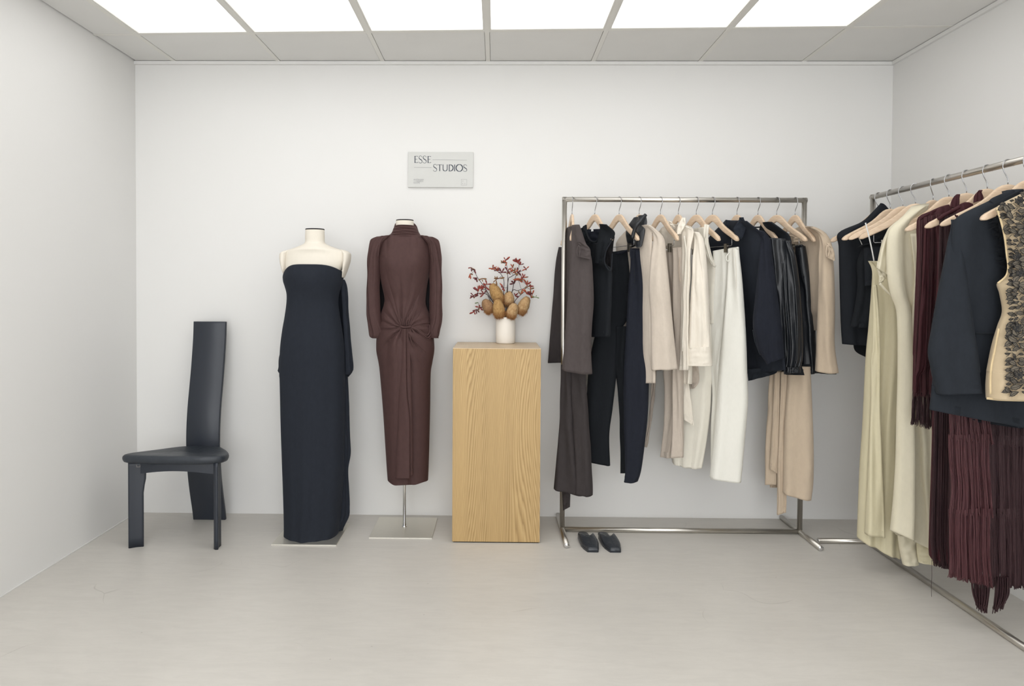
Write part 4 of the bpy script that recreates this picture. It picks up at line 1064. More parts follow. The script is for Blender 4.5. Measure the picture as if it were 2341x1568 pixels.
# ------------------------------------------------------------------ mannequins
def rings(name, rows, k, Yc, dep, mat, parent, nu=64, nv=60, pw=.95, topdrop=0.0, disp=None, capb=True, cy=None, topfun=None, sag=None, label=None):
    """rows (xl,xr,y[,half-depth]) seen frontally; closed round sections"""
    R4 = []
    for r in rows:
        kk = k
        if isinstance(r[0], str): kk, r = r[0], r[1:]
        a = zp(kk, r[0], r[2]); b = zp(kk, r[1], r[2]); R4.append((a[0], a[1], b[0], (r[3] if len(r) > 3 else dep)*1000))
    rs = []
    ds = [0]
    for p, q in zip(R4[:-1], R4[1:]): ds.append(ds[-1]+math.hypot(abs(q[1]-p[1]), (abs(q[0]-p[0])+abs(q[2]-p[2]))*.5)+1e-3)
    for j in range(nv+1):
        s = ds[-1]*j/nv; i = 0
        while i < len(ds)-2 and ds[i+1] < s: i += 1
        t = (s-ds[i])/(ds[i+1]-ds[i])
        q = crom(R4[max(i-1, 0)], R4[i], R4[i+1], R4[min(i+2, len(R4)-1)], t); rs.append(q)
    V, F = [], []
    for j, (xl, y, xr, d1000) in enumerate(rs):
        v = j/nv
        yc = lerp(Yc, v)
        L = at(xl, y, yc); Q = at(xr, y, yc); mid = (L+Q)/2; hw = (Q.x-L.x)/2; hd = d1000/1000
        for i in range(nu):
            a = 2*PI*i/nu; c, s = math.cos(a), math.sin(a)
            X = mid.x - hw*math.copysign(abs(c)**pw, c); Y_ = mid.y - hd*math.copysign(abs(s)**pw, s)
            Zz = mid.z - topdrop*(abs(c)**4)*(1-v)**12
            if sag: Zz += sag(c, s)*v**14
            if topfun: Zz += topfun(c, s)*(1-v)**22
            if disp:
                dd = disp(xl+(xr-xl)*(1-c)/2, y, c, s, v)
                Y_ -= dd*max(0, s)**.5 if s > 0 else 0
            V.append(Vector((X, Y_, Zz)))
    for j in range(nv):
        for i in range(nu):
            a, b = j*nu+i, j*nu+(i+1) % nu
            F.append((a, b, b+nu, a+nu))
    F.append(tuple(range(nu)))
    if capb: F.append(tuple(range((nv+1)*nu-1, nv*nu-1, -1)))
    o = mk(name, V, F, mat, parent)
    if label: o['label'] = label
    return o

def mannequin(label, cx, cy, rows, k, plate, polez, armcaps, neck):
    t = thing('dress_form', label, 'mannequin', (cx, cy, 0))
    box('base_plate', plate[0], plate[1], plate[2], plate[3], 0, .006, M_PLATE, t, .0008)
    tube('pole', [(cx, cy, .006), (cx, cy, polez)], .0085, M_CHROME, t, 20)
    tube('pole_collar', [(cx, cy, .006), (cx, cy, .012)], .013, M_CHROME, t, 20)
    rings('torso', rows, k, cy, .1, M_FORM, t)
    a = zp(k, neck[0], neck[2]); b = zp(k, neck[1], neck[2]); L = at(a[0], a[1], cy); Q = at(b[0], b[1], cy); m_ = (L+Q)/2; hw = (Q.x-L.x)/2
    V, F = [], []
    for z0, q in ((0, 1.0), (.004, 1.02), (.006, .98)):
        for i in range(32):
            an = 2*PI*i/32; V.append((m_.x+hw*q*math.cos(an), cy+hw*.95*q*math.sin(an), m_.z+z0))
    for j in range(2):
        for i in range(32): F.append((j*32+i, j*32+(i+1) % 32, (j+1)*32+(i+1) % 32, (j+1)*32+i))
    F.append(tuple(range(32))); F.append(tuple(range(64, 96)))
    mk('neck_cap', V, F, M_BLKIN, t)['label'] = 'dark neck cap'
    for side, pts in armcaps:
        V = []; F = []
        for q, (px, py, rx, rz, yo) in enumerate(pts):
            x, y = zp(k, px, py); c = at(x, y, cy)
            for i in range(24):
                an = 2*PI*i/24; V.append(c+Vector((side*yo, .050*math.cos(an)*rx, .055*math.sin(an)*rz)))
        for j in range(len(pts)-1):
            for i in range(24): F.append((j*24+i, j*24+(i+1) % 24, (j+1)*24+(i+1) % 24, (j+1)*24+i))
        F.append(tuple(range(24))); F.append(tuple(range((len(pts)-1)*24, len(pts)*24)))
        mk('arm_cap', V, F, M_FORM, t)
    return t
rows1 = [(378, 540, 137, .046), (376, 542, 190, .047), (375, 543, 243, .049), (358, 562, 262, .055), (300, 622, 288, .07), (238, 692, 310, .078), (205, 728, 326, .075), (196, 740, 350, .075), (194, 742, 400, .082), (200, 700, 470, .095), (215, 670, 540, .098), (235, 650, 640, .09), (240, 630, 760, .08), (240, 640, 900, .08), (230, 660, 1100, .09), (240, 650, 1250, .09)]
mannequin('cream cloth dress form wearing the long navy strapless dress', -.966, -.332, rows1, 'm', (-1.13, -.80, -.498, -.168), 1.0,
          [], (378, 540, 137))
rows2 = [(1168, 1321, 58, .046), (1167, 1322, 100, .047), (1165, 1324, 150, .05), (1130, 1362, 200, .06), (1090, 1405, 225, .065), (1060, 1430, 250, .07), (1045, 1445, 330, .08), (1045, 1445, 400, .09), (1050, 1440, 560, .08), (1085, 1405, 720, .075), (1060, 1440, 900, .08), (1040, 1450, 1050, .085)]
mannequin('cream cloth dress form wearing the brown draped dress', -.492, -.216, rows2, 'm', (-.655, -.325, -.386, -.056), 1.1, [], (1170, 1320, 58))

for nm, rr_ in (('l', [(236, 260, 309), (192, 250, 322), (164, 240, 338), (156, 232, 362), (160, 226, 410), (172, 222, 460), (186, 216, 510), (200, 212, 545)]), ('r', [(680, 700, 309), (690, 742, 322), (700, 766, 340), (704, 771, 362), (706, 766, 405), (706, 752, 450), (704, 734, 500), (702, 712, 552)])):
    form_ = [o for o in COL.objects if o.name == 'dress_form'][0]
    piece('arm_cap', rr_, 'm', -.332, -.332, [.02, .05, .055, .055, .05, .03], M_FORM, form_, nu=48, wob=0, pw=1.0, open_bottom=False)
# ---- navy strapless dress
YN = -.332
nd1 = thing('strapless_dress', 'long navy strapless dress with a back drape on the left dress form', 'dress', (-.966, YN, .5))
def d_navy(px, y, c, s, v):
    u = (1-c)/2
    g = .006*math.sin(u*13+1.0+v*1.0)*v**.5 + .004*math.sin(u*27+v*2)*v
    # soft bust
    g += .022*math.exp(-((y-628)/22)**2)*(math.exp(-((u-.30)/.16)**2)+math.exp(-((u-.72)/.16)**2))*.6
    return g
rings('dress_body', [(184, 706, 500, .118), (190, 704, 560, .128), (205, 690, 620, .128), (219, 668, 690, .115), (216, 660, 780, .105), (200, 676, 900, .11), (180, 695, 1020, .12), (162, 712, 1180, .125), (156, 718, 1400, .125), ('n', 152, 686, 60, .125), ('n', 160, 682, 400, .125), ('n', 170, 678, 700, .125), ('n', 182, 665, 1000, .13), ('n', 190, 640, 1280, .135), ('n', 186, 616, 1405, .14)], 'm', YN, .11, M_NAVY, nd1, nu=96, nv=130, disp=d_navy, topfun=lambda c, s: (.034*(1-abs(c)**4) - (.040*c**4 if c > 0 else .0)) if s > -.3 else -.02)
piece('back_drape', [('m', 500, 700, 560), ('m', 470, 733, 640), ('m', 400, 745, 800), ('m', 300, 762, 1000), ('m', 160, 778, 1200), ('m', 140, 790, 1340), ('m', 134, 1368, 793, 1362), ('m', 158, 1402, 742, 1422)], 'm', YN+.10, YN+.10, [.012, .02, .025], M_NAVY, nd1, nu=80, nv=70, folds=[(5, .008, 0, .6)])
piece('side_drape', [('m', 690, 712, 570), ('m', 690, 738, 640), ('m', 700, 745, 800), ('m', 712, 760, 1000), ('m', 722, 778, 1200), ('m', 728, 792, 1350), ('m', 728, 1400, 745, 1420)], 'm', YN+.02, YN+.06, [.01, .012, .014], M_NAVY, nd1, nv=60, folds=[(1, .004, 0, 0)])
piece('train', [('n', 600, 704, -20), ('n', 610, 708, 60), ('n', 610, 716, 240), ('n', 620, 724, 560), ('n', 620, 722, 680), ('n', 610, 696, 800), ('n', 600, 706, 950), ('n', 590, 721, 1120), ('n', 580, 718, 1195), ('n', 560, 690, 1250), ('n', 560, 1320, 640, 1310)], 'n', YN+.02, YN+.08, [.02, .03, .04], M_NAVY, nd1, nv=80, nu=56, folds=[(3, .008, 0, .5)])

# ---- brown draped dress
YD = -.216
bd = thing('draped_dress', 'long brown high neck dress gathered at the hips on the right dress form', 'dress', (-.492, YD, .6))
KX, KY = 600+1240*.2615, 490+985*.2615     # the knot
def crease(x):     # soft ridges with narrow valleys
    return 1-2*abs(math.sin(x/2))**.55*1.0 if False else abs(math.sin(x/2))**.6*2-1
def d_brown(px, y, c, s, v):
    u = (1-c)/2
    dx, dy = px-KX, y-KY
    r = math.hypot(dx, dy)+1e-6
    g = 0
    if dy < 0:   # pleats fanning up from the knot
        an = math.atan2(dx, -dy)
        k = (1-math.exp(-(r/9)**2))
        g += .010*crease(an*15+.4)*math.exp(-(r/62)**1.5)*k
        g += .005*crease(an*26+1)*math.exp(-(r/120)**2)*k*(1 if abs(an) < .5 else .4)
        g += -.012*math.exp(-(r/26)**2)
        g += .020*math.exp(-((y-600)/24)**2)*(math.exp(-((u-.27)/.14)**2)+math.exp(-((u-.73)/.14)**2))*.8
    else:
        an = math.atan2(dx, dy)
        k = (1-math.exp(-(r/9)**2))
        side = min(1, abs(an)/.35)
        g += .017*side*crease(an*9+.5)*math.exp(-(r/75)**1.6)*k
        g += -.012*math.exp(-(r/20)**2)
        q = min(1, dy/40.)
        fade = 1-.35*min(1, dy/340.)
        # long centre pleat, its shadowed undercut and the second pleat beside it
        c0 = -8+dy*.0; wd = 11+dy*.045
        g += .018*q*fade*math.exp(-((dx-c0)/wd)**2)
        e0 = 6+dy*.03
        g += -.030*q*fade*(1/(1+math.exp(-(dx-e0)/1.6)))*math.exp(-max(0, dx-e0)/(9+dy*.03))
        f0 = 15+dy*.012
        if dy < 330: g += .012*q*math.exp(-((dx-f0)/3.5)**2)*fade
        g += .005*q*crease(dx*.32/(1+dy*.004)+2)*math.exp(-(dy/170)**2)*math.exp(-(dx/38)**2)
    if y < 590:
        g += .005*crease((px-924)*.36)*math.exp(-((y-542)/20)**2)*min(1, abs(px-924)/45)
        g += .004*crease((px-924)*.22+1)*math.exp(-((y-575)/40)**2)*min(1, abs(px-924)/50)
    return g
rings('dress_body', [(1115, 1380, 178, .062), (1070, 1425, 205, .078), (1036, 1460, 240, .088), (1022, 1474, 320, .10), (1018, 1478, 420, .112), (1026, 1466, 500, .112), (1045, 1440, 620, .10), (1068, 1428, 730, .088), (1062, 1430, 790, .088), (1040, 1455, 860, .095), (1030, 1478, 940, .105), (1010, 1490, 1010, .112), (1000, 1498, 1080, .115), (997, 1503, 1150, .117), (1000, 1500, 1210, .117), (1018, 1484, 1300, .113), (1030, 1470, 1400, .11), ('n', 1005, 1397, 300, .104), ('n', 1025, 1390, 600, .10), ('n', 1038, 1384, 800, .10), ('n', 1046, 1380, 900, .10)], 'm', YD, .1, M_BROWN, bd, nu=220, nv=260, disp=d_brown, sag=lambda c, s: .004*math.sin(c*7+1) if s > 0 else 0)
# ruched collar
def dcol(px, y, c, s, v): return .0035*math.sin(v*26+1.5*math.cos(c*2)) + .002*math.sin(v*55+c*3)
rings('collar', [(1166, 1326, 98, .050), (1152, 1342, 112, .055), (1142, 1358, 135, .060), (1132, 1370, 160, .066), (1112, 1384, 182, .070), (1095, 1400, 200, .074)], 'm', YD, .05, M_BROWN, bd, nu=80, nv=60, disp=dcol)
piece('collar_back', [('m', 1160, 80, 1330, 80), ('m', 1150, 110, 1350, 105), ('m', 1135, 160, 1368, 160)], 'm', YD+.035, YD+.035, .02, M_BROWN, bd, open_bottom=False)
BT = [(205, 1070, 1425, .078), (330, 1022, 1474, .10), (500, 1026, 1466, .112), (620, 1045, 1440, .10), (730, 1068, 1428, .088), (790, 1062, 1430, .088), (860, 1040, 1455, .095), (940, 1030, 1478, .105), (1010, 1010, 1490, .112), (1080, 1000, 1498, .115), (1210, 1000, 1500, .117), (1400, 1030, 1470, .11), (1568, 1042, 1466, .108), (2600, 1080, 1430, .10)]
def onbody(P_, out):
    r = []
    for (x, y) in P_:
        for p, q in zip(BT[:-1], BT[1:]):
            if y <= q[0]: break
        t = min(1, max(0, (y-p[0])/(q[0]-p[0]))); xl = p[1]+(q[1]-p[1])*t; xr_ = p[2]+(q[2]-p[2])*t; d = p[3]+(q[3]-p[3])*t
        u = (x-(xl+xr_)/2)/((xr_-xl)/2)
        r.append(YD-d*max(.05, 1-min(1, abs(u))**2)**.475-out)
    return r
def ridge(pts, rads):
    n_ = (len(pts)-1)*4+1
    rr_ = [rads[0]+(rads[1]-rads[0])*i/(n_-1) for i in range(n_)]
    pxtube('pleat', pts, 'm', onbody(pts, .0), rr_, M_BROWN, bd, n=8, flat=.8)
for mx in (0, 1):
    f_ = (lambda q: q) if mx == 0 else (lambda q: [(2500-x, y) for x, y in q])
    for q, rr_ in (([(1205, 985), (1165, 1040), (1105, 1095), (1025, 1130)], (.006, .0015)), ([(1215, 992), (1185, 1070), (1135, 1145), (1070, 1205)], (.006, .001)),
                   ([(1226, 996), (1208, 1080), (1175, 1180), (1130, 1290)], (.0055, .001)), ([(1236, 998), (1225, 1100), (1205, 1230), (1180, 1380)], (.005, .001)),
                   ([(1196, 978), (1150, 965), (1100, 968), (1040, 985)], (.0045, .0015)), ([(1205, 972), (1150, 900), (1100, 820), (1078, 760)], (.004, .0008)),
                   ([(1215, 972), (1175, 880), (1135, 770), (1118, 650)], (.004, .0006)), ([(1228, 974), (1205, 880), (1180, 760), (1170, 640)], (.0038, .0005)), ([(1240, 976), (1232, 880), (1222, 780), (1216, 690)], (.0036, .0004))):
        ridge(f_(q), rr_)
piece('centre_pleat', [('m', 1222, 1252, 1000), ('m', 1206, 1256, 1200), ('m', 1190, 1262, 1550), ('n', 1130, 1226, 400), ('n', 1112, 1228, 800), ('n', 1106, 1228, 886)], 'm', YD-.112, YD-.132, [.006, .010, .011, .011, .012], M_BROWN, bd, nv=60, wob=.001)
piece('centre_pleat', [('m', 1254, 1272, 1000), ('m', 1258, 1290, 1200), ('m', 1262, 1304, 1550), ('n', 1224, 1246, 400), ('n', 1228, 1250, 800), ('n', 1230, 1253, 856)], 'm', YD-.122, YD-.112, [.004, .007, .008, .008, .008], M_BROWN, bd, nv=60, wob=.001)
for side in (0, 1):
    if side == 0:
        r_ = [('m', 1010, 198, 1112, 182), ('m', 960, 218, 1085, 215), ('m', 953, 250, 1040, 262), ('m', 949, 330, 1015, 340), ('m', 948, 450, 1000, 460), ('m', 945, 620, 996, 640), ('m', 941, 800, 1000, 800), ('m', 940, 950, 1018, 930), ('m', 941, 1040, 1040, 1020), ('m', 956, 1068, 1030, 1060), ('m', 1000, 1082, 1010, 1084)]
        yl, yr = YD-.02, YD-.06
    else:
        r_ = [('m', 1385, 182, 1490, 203), ('m', 1412, 215, 1533, 222), ('m', 1450, 262, 1538, 250), ('m', 1470, 340, 1541, 340), ('m', 1484, 460, 1543, 450), ('m', 1488, 640, 1545, 620), ('m', 1482, 800, 1548, 800), ('m', 1478, 930, 1551, 950), ('m', 1462, 1010, 1546, 1010), ('m', 1475, 1060, 1528, 1068), ('m', 1495, 1082, 1502, 1082)]
        yl, yr = YD-.06, YD-.02
    piece('cape_sleeve', r_, 'm', yl, yr, [.02, .028, .03, .034, .02], M_BROWN, bd, nv=80, nu=56, folds=[(2.2, .006, side*2, 0), (4, .002, 1, 0)])
    # the swag that loops from the sleeve end to the knot
    if side == 0:
        pts = [(1030, 960), (1036, 1000), (1055, 1045), (1095, 1068), (1150, 1040), (1195, 1000), (1232, 985)]
        pt2 = [(1030, 965), (1090, 965), (1150, 968), (1200, 978), (1235, 984)]
    else:
        pts = [(1472, 965), (1474, 1010), (1466, 1055), (1440, 1078), (1390, 1040), (1340, 1000), (1262, 985)]
        pt2 = [(1478, 945), (1420, 950), (1360, 960), (1310, 975), (1262, 984)]
    for q, (o1, rr_) in enumerate((((0, 0), .0050), ((14, -20), .0045), ((-10, 17), .0045))):
        sg_ = 1 if side == 0 else -1
        pq = [(x+o1[0]*sg_*(1-i/6), y+o1[1]*math.sin(PI*i/6)) for i, (x, y) in enumerate(pts)]
        pxtube('swag', pq, 'm', onbody(pq, .003-.002*q), rr_, M_BROWN, bd, n=10)
    pxtube('swag', pt2, 'm', onbody(pt2, .001), .003, M_BROWN, bd, n=8)
    pxtube('shoulder_gather', [(1060, 200), (1035, 235), (1018, 300), (1010, 370)] if side == 0 else [(1430, 200), (1465, 240), (1478, 320), (1484, 420)], 'm', YD-.08, .003, M_BROWN, bd)
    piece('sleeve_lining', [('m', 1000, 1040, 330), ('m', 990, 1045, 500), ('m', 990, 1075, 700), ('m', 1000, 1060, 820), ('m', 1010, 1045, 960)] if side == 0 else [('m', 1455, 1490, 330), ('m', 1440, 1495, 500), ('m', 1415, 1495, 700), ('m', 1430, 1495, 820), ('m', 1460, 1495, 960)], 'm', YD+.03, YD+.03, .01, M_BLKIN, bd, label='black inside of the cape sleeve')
pxtube('knot', [(1205, 975), (1222, 984), (1245, 988), (1270, 986), (1300, 978)], 'm', YD-.118, .0060, M_BROWN, bd, n=10)

# ------------------------------------------------------------------ chair
ch = thing('dining_chair', 'dark blue black chair with a tall narrow curved back by the left corner', 'chair', (-1.6, -.35, 0))
SZ = .452
def seat():
    # rounded shield: broad front, narrower back; close-up 'c' outline turned to plan
    out = [(-1.868, -.50), (-1.855, -.555), (-1.80, -.578), (-1.70, -.590), (-1.60, -.596), (-1.50, -.596), (-1.42, -.586), (-1.365, -.555), (-1.352, -.51), (-1.365, -.44), (-1.41, -.35), (-1.46, -.27), (-1.50, -.215), (-1.56, -.185), (-1.63, -.18), (-1.70, -.20), (-1.745, -.26), (-1.79, -.35), (-1.84, -.44)]
    n = len(out); P = []
    for i in range(n):
        a, b, c, d = out[(i-1) % n], out[i], out[(i+1) % n], out[(i+2) % n]
        for q in range(4): P.append(crom(a, b, c, d, q/4))
    cx = sum(p[0] for p in P)/len(P); cy = sum(p[1] for p in P)/len(P)
    V, F = [], []
    prof = [(.93, -.042), (.975, -.036), (.995, -.024), (1.0, -.012), (.992, -.002), (.97, .005), (.92, .008), (.8, .006), (.6, .0), (.35, -.005), (.12, -.006)]
    m_ = len(P)
    for (s, z) in prof:
        for (x, y) in P: V.append((cx+(x-cx)*s, cy+(y-cy)*s, SZ+.012+z*.82-.034*((y+.6)/.40)))
    for j in range(len(prof)-1):
        for i in range(m_): F.append((j*m_+i, j*m_+(i+1) % m_, (j+1)*m_+(i+1) % m_, (j+1)*m_+i))
    F.append(tuple(range(m_))); F.append(tuple(range((len(prof)-1)*m_, len(prof)*m_)))
    return V, F
v, f = seat(); mk('seat', v, f, M_SEAT, ch)
def backslat():
    prof = [(0, -.105), (.06, -.118), (.15, -.145), (.25, -.170), (.35, -.185), (.45, -.192), (.55, -.187), (.65, -.172), (.75, -.150), (.85, -.128), (.95, -.110), (1.03, -.098), (1.112, -.092)]
    R_ = []
    for i in range(len(prof)-1):
        for q in range(5): R_.append(crom(prof[max(i-1, 0)], prof[i], prof[i+1], prof[min(i+2, len(prof)-1)], q/5))
    R_.append(prof[-1])
    V, F = [], []
    x0, x1 = -1.694, -1.512
    for i, (z, y) in enumerate(R_):
        a = R_[max(i-1, 0)]; b = R_[min(i+1, len(R_)-1)]; dz, dy = b[0]-a[0], b[1]-a[1]; l = math.hypot(dz, dy)
        ny, nz = dz/l*.011, -dy/l*.011
        e = .003
        for (x, s, ex) in ((x0, -1, e), (x0+e, -1, 0), (x1-e, -1, 0), (x1, -1, e), (x1, 1, e), (x1-e, 1, 0), (x0+e, 1, 0), (x0, 1, e)):
            k = (1 if ex == 0 else .7)
            V.append((x, y+ny*s*k, max(0, z+nz*s*k) if i else 0.0))
    for i in range(len(R_)-1):
        for k in range(8): F.append((i*8+k, i*8+(k+1) % 8, (i+1)*8+(k+1) % 8, (i+1)*8+k))
    F.append(tuple(range(8))); F.append(tuple(range((len(R_)-1)*8, len(R_)*8)))
    return V, F
v, f = backslat(); o = mk('backrest', v, f, M_CHAIR, ch, smooth=True)
def plank_leg(x, y, ang, wid, thk, inner):
    """curved plank front leg; wid along direction ang, inner edge swells near the top"""
    u = Vector((math.cos(ang), math.sin(ang), 0)); w_ = Vector((-u.y, u.x, 0)); V, F = [], []
    zs = [0, .05, .12, .2, .27, .31, .34, .37, .41, .432]
    for z in zs:
        e = inner*(0 if z < .27 else .5-.5*math.cos(PI*min(1, (z-.27)/.09)))
        for k in range(12):
            a = 2*PI*k/12; c, s = math.cos(a), math.sin(a)
            cc = math.copysign(abs(c)**.6, c); ss = math.copysign(abs(s)**.6, s)
            bow = .010*(1-cc*cc)
            V.append(Vector((x, y, z)) + u*(wid/2*cc + (e if cc > 0 else 0)) + w_*(thk/2*ss+bow))
    for j in range(len(zs)-1):
        for k in range(12): F.append((j*12+k, j*12+(k+1) % 12, (j+1)*12+(k+1) % 12, (j+1)*12+k))
    F.append(tuple(range(12))); F.append(tuple(range((len(zs)-1)*12, len(zs)*12)))
    return V, F
v, f = plank_leg(-1.795, -.541, .42, .070, .024, .012); mk('leg', v, f, M_CHAIR, ch)
v, f = plank_leg(-1.383, -.536, PI-1.45, .062, .024, .0); mk('leg', v, f, M_CHAIR, ch)
def apron():
    V, F = [], []
    n = 20
    for i in range(n+1):
        t = i/n; x = -1.768+(.375)*t; y = -.548-.022*math.sin(PI*t)
        zb = .372+.020*math.sin(PI*t)
        for (dy, z) in ((0, .438), (.02, .438), (.02, zb), (0, zb)): V.append((x, y+dy, z))
    for i in range(n):
        for k in range(4): F.append((i*4+k, i*4+(k+1) % 4, (i+1)*4+(k+1) % 4, (i+1)*4+k))
    F.append((0, 1, 2, 3)); F.append((n*4, n*4+1, n*4+2, n*4+3))
    return V, F
v, f = apron(); mk('apron', v, f, M_CHAIR, ch, smooth=False)
for (xa, ya) in ((-1.78, -.53), (-1.40, -.53)):
    tube('side_rail', [(xa, ya, .400), (-1.60+(xa+1.6)*.3, -.20, .400)], .012, M_CHAIR, ch, 8)
pxtube('corner_bracket', [(192, 963), (192, 976), (213, 976), (213, 966)], 'c', -.575, .0012, M_CLIP, ch, sm=False, label='small silver corner bracket')

# ------------------------------------------------------------------ slippers
def mule(cx, label, skew):
    t = thing('slipper', label, 'shoe', (cx, -.42, 0), 'black mules under the back rack')
    # plan outline from heel (far) to toe (near)
    st = [(0.0, .018, .0), (.01, .025, .0), (.06, .027, .002), (.085, .036, .004), (.14, .040, .004), (.18, .043, .003), (.215, .040, .001), (.245, .032, 0), (.262, .026, 0)]
    def cxy(s): return cx-.012+skew*(s/.262), -.285-s
    V, F = [], []
    for (s, w_, o_) in st:
        x, y = cxy(s)
        for z in (0, .010):
            V += [(x-w_, y, z), (x+w_, y, z)]
    for i in range(len(st)-1):
        a, b = i*4, (i+1)*4
        F += [(a, a+1, b+1, b), (a+2, b+2, b+3, a+3), (a, b, b+2, a+2), (a+1, a+3, b+3, b+1)]
    F += [(0, 2, 3, 1), (len(st)*4-4, len(st)*4-3, len(st)*4-1, len(st)*4-2)]
    mk('sole', V, F, M_SHOE, t, smooth=False)
    V, F = [], []
    st2 = [(.001, .017), (.01, .023), (.05, .025), (.12, .030)]
    for (s, w_) in st2:
        x, y = cxy(s)
        for k in range(9):
            a = PI*k/8; V.append((x-w_*math.cos(a), y, .010+.004*math.sin(a)**.5))
    for i in range(len(st2)-1):
        for k in range(8): F.append((i*9+k, i*9+k+1, (i+1)*9+k+1, (i+1)*9+k))
    mk('insole', V, F, M_SHOE, t)
    # vamp: notched opening with two horns, flat squared toe
    V, F = [], []
    n = 16
    secs = [(.080, .041, .044), (.105, .042, .044), (.135, .044, .040), (.165, .045, .034), (.195, .043, .028), (.222, .037, .024), (.245, .030, .021), (.260, .026, .018), (.265, .0255, .008)]
    for j, (s, w_, h) in enumerate(secs):
        for k in range(n+1):
            a = PI*k/n; c = math.cos(a); sn = math.sin(a)
            notch = (1-abs(c))**.8*.060 if j == 0 else ((1-abs(c))**.8*.042 if j == 1 else ((1-abs(c))**.8*.018 if j == 2 else 0))
            x, y = cxy(s+notch)
            cc = math.copysign(abs(c)**.7, c); dipk = (.30, .20, .08)[j] if j < 3 else 0
            zz = .006+h*abs(sn)**.38*(1-dipk*(1-abs(c))**1.2)
            V.append((x-w_*cc, y, zz))
    for j in range(len(secs)-1):
        for k in range(n): F.append((j*(n+1)+k, j*(n+1)+k+1, (j+1)*(n+1)+k+1, (j+1)*(n+1)+k))
    F.append(tuple((len(secs)-1)*(n+1)+k for k in range(n+1)))
    o = mk('upper', V, F, M_SHOE, t)
    sd = o.modifiers.new('sol', 'SOLIDIFY'); sd.thickness = .0025; sd.offset = -1
    for tgt in (-.030, .0, .026):
        P = []
        for q in range(6):
            r = q/5; s0 = .165+(.24-.165)*r if tgt == 0 else .16-.02*r
            x, y = cxy(s0); h = .042-.022*r if tgt == 0 else .043-.018*r**2
            P.append((x+tgt*r, y, .006+h*.99+.0005))
        tube('seam', P, .0008, M_CHAIR, o, 4)
    return t
mule(.480, 'left slipper of the black square toe leather pair under the back rack', .020)
mule(.585, 'right slipper of the black square toe leather pair under the back rack', .026)

# ------------------------------------------------------------------ vase and flowers
VX, VY = .055, -.095
M_VASE = plain('matte_ceramic', (236, 230, 220), 0.7)
zt = at(1155, 724, VY).z
vs = thing('vase', 'matte off-white ceramic cylinder vase standing on the oak plinth', 'vase', (VX, VY, PZ+.001))
def lathe(prof, n=48, sq=1.0):
    V, F = [], []
    for (r, z) in prof:
        for i in range(n):
            a = 2*PI*i/n; V.append((VX+r*math.cos(a), VY+r*math.sin(a), z))
    for j in range(len(prof)-1):
        for i in range(n): F.append((j*n+i, j*n+(i+1) % n, (j+1)*n+(i+1) % n, (j+1)*n+i))
    F.append(tuple(range(n))); F.append(tuple(range((len(prof)-1)*n, len(prof)*n)))
    return V, F
z0 = PZ+.001
v, f = lathe([(.046, z0), (.051, z0+.003), (.0535, z0+.010), (.0545, z0+.05), (.0545, zt-.006), (.0535, zt-.001), (.0515, zt), (.0495, zt-.003), (.049, zt-.02), (.049, z0+.02)])
mk('vessel', v, f, M_VASE, vs)
v, f = lathe([(.0488, z0+.02), (.0488, z0+.021)]); mk('inner_base', v, f, M_GAP, vs)

def banksia_mat(name, rgb, rgb2):
    m, nt, b = bsdf(name)
    n1 = noise_n(nt, coords(nt), 90, 6, 0.7); vo = nt.nodes.new('ShaderNodeTexVoronoi'); vo.inputs['Scale'].default_value = 520
    nt.links.new(coords(nt), vo.inputs['Vector'])
    nt.links.new(ramp(nt, n1, [(0.35, lin(rgb2)), (0.65, lin(rgb))]), b.inputs['Base Color'])
    b.inputs['Roughness'].default_value = 0.95
    bump(nt, b, vo.outputs['Distance'], 0.7, 0.002)
    return m
MB = [banksia_mat('banksia_gold', (196, 158, 104), (158, 120, 72)), banksia_mat('banksia_brown', (172, 136, 100), (138, 104, 74)), banksia_mat('banksia_pale', (204, 172, 128), (170, 132, 88))]
M_FUZZ = plain('banksia_fuzz', (168, 118, 70), 0.95)
M_STEM = plain('dark_stem', (58, 44, 44), 0.7)
cones = [  # top x,y  bottom x,y  width  Y  material label
    (648, 466, 758, 690, 150, -.10, 0, 'tallest golden banksia cone, leaning left above the others'),
    (855, 556, 850, 728, 134, -.09, 2, 'pale golden banksia cone behind the centre of the bunch'),
    (558, 655, 640, 800, 138, -.12, 1, 'brown banksia cone at the far left of the bunch'),
    (716, 652, 745, 862, 146, -.155, 0, 'golden banksia cone hanging over the vase rim, left of centre'),
    (925, 700, 872, 864, 136, -.155, 2, 'pale banksia cone hanging over the vase rim, right of centre'),
    (1082, 622, 985, 818, 138, -.12, 2, 'pale banksia cone at the far right of the bunch')]
mouth = Vector((VX, VY, zt-.01))
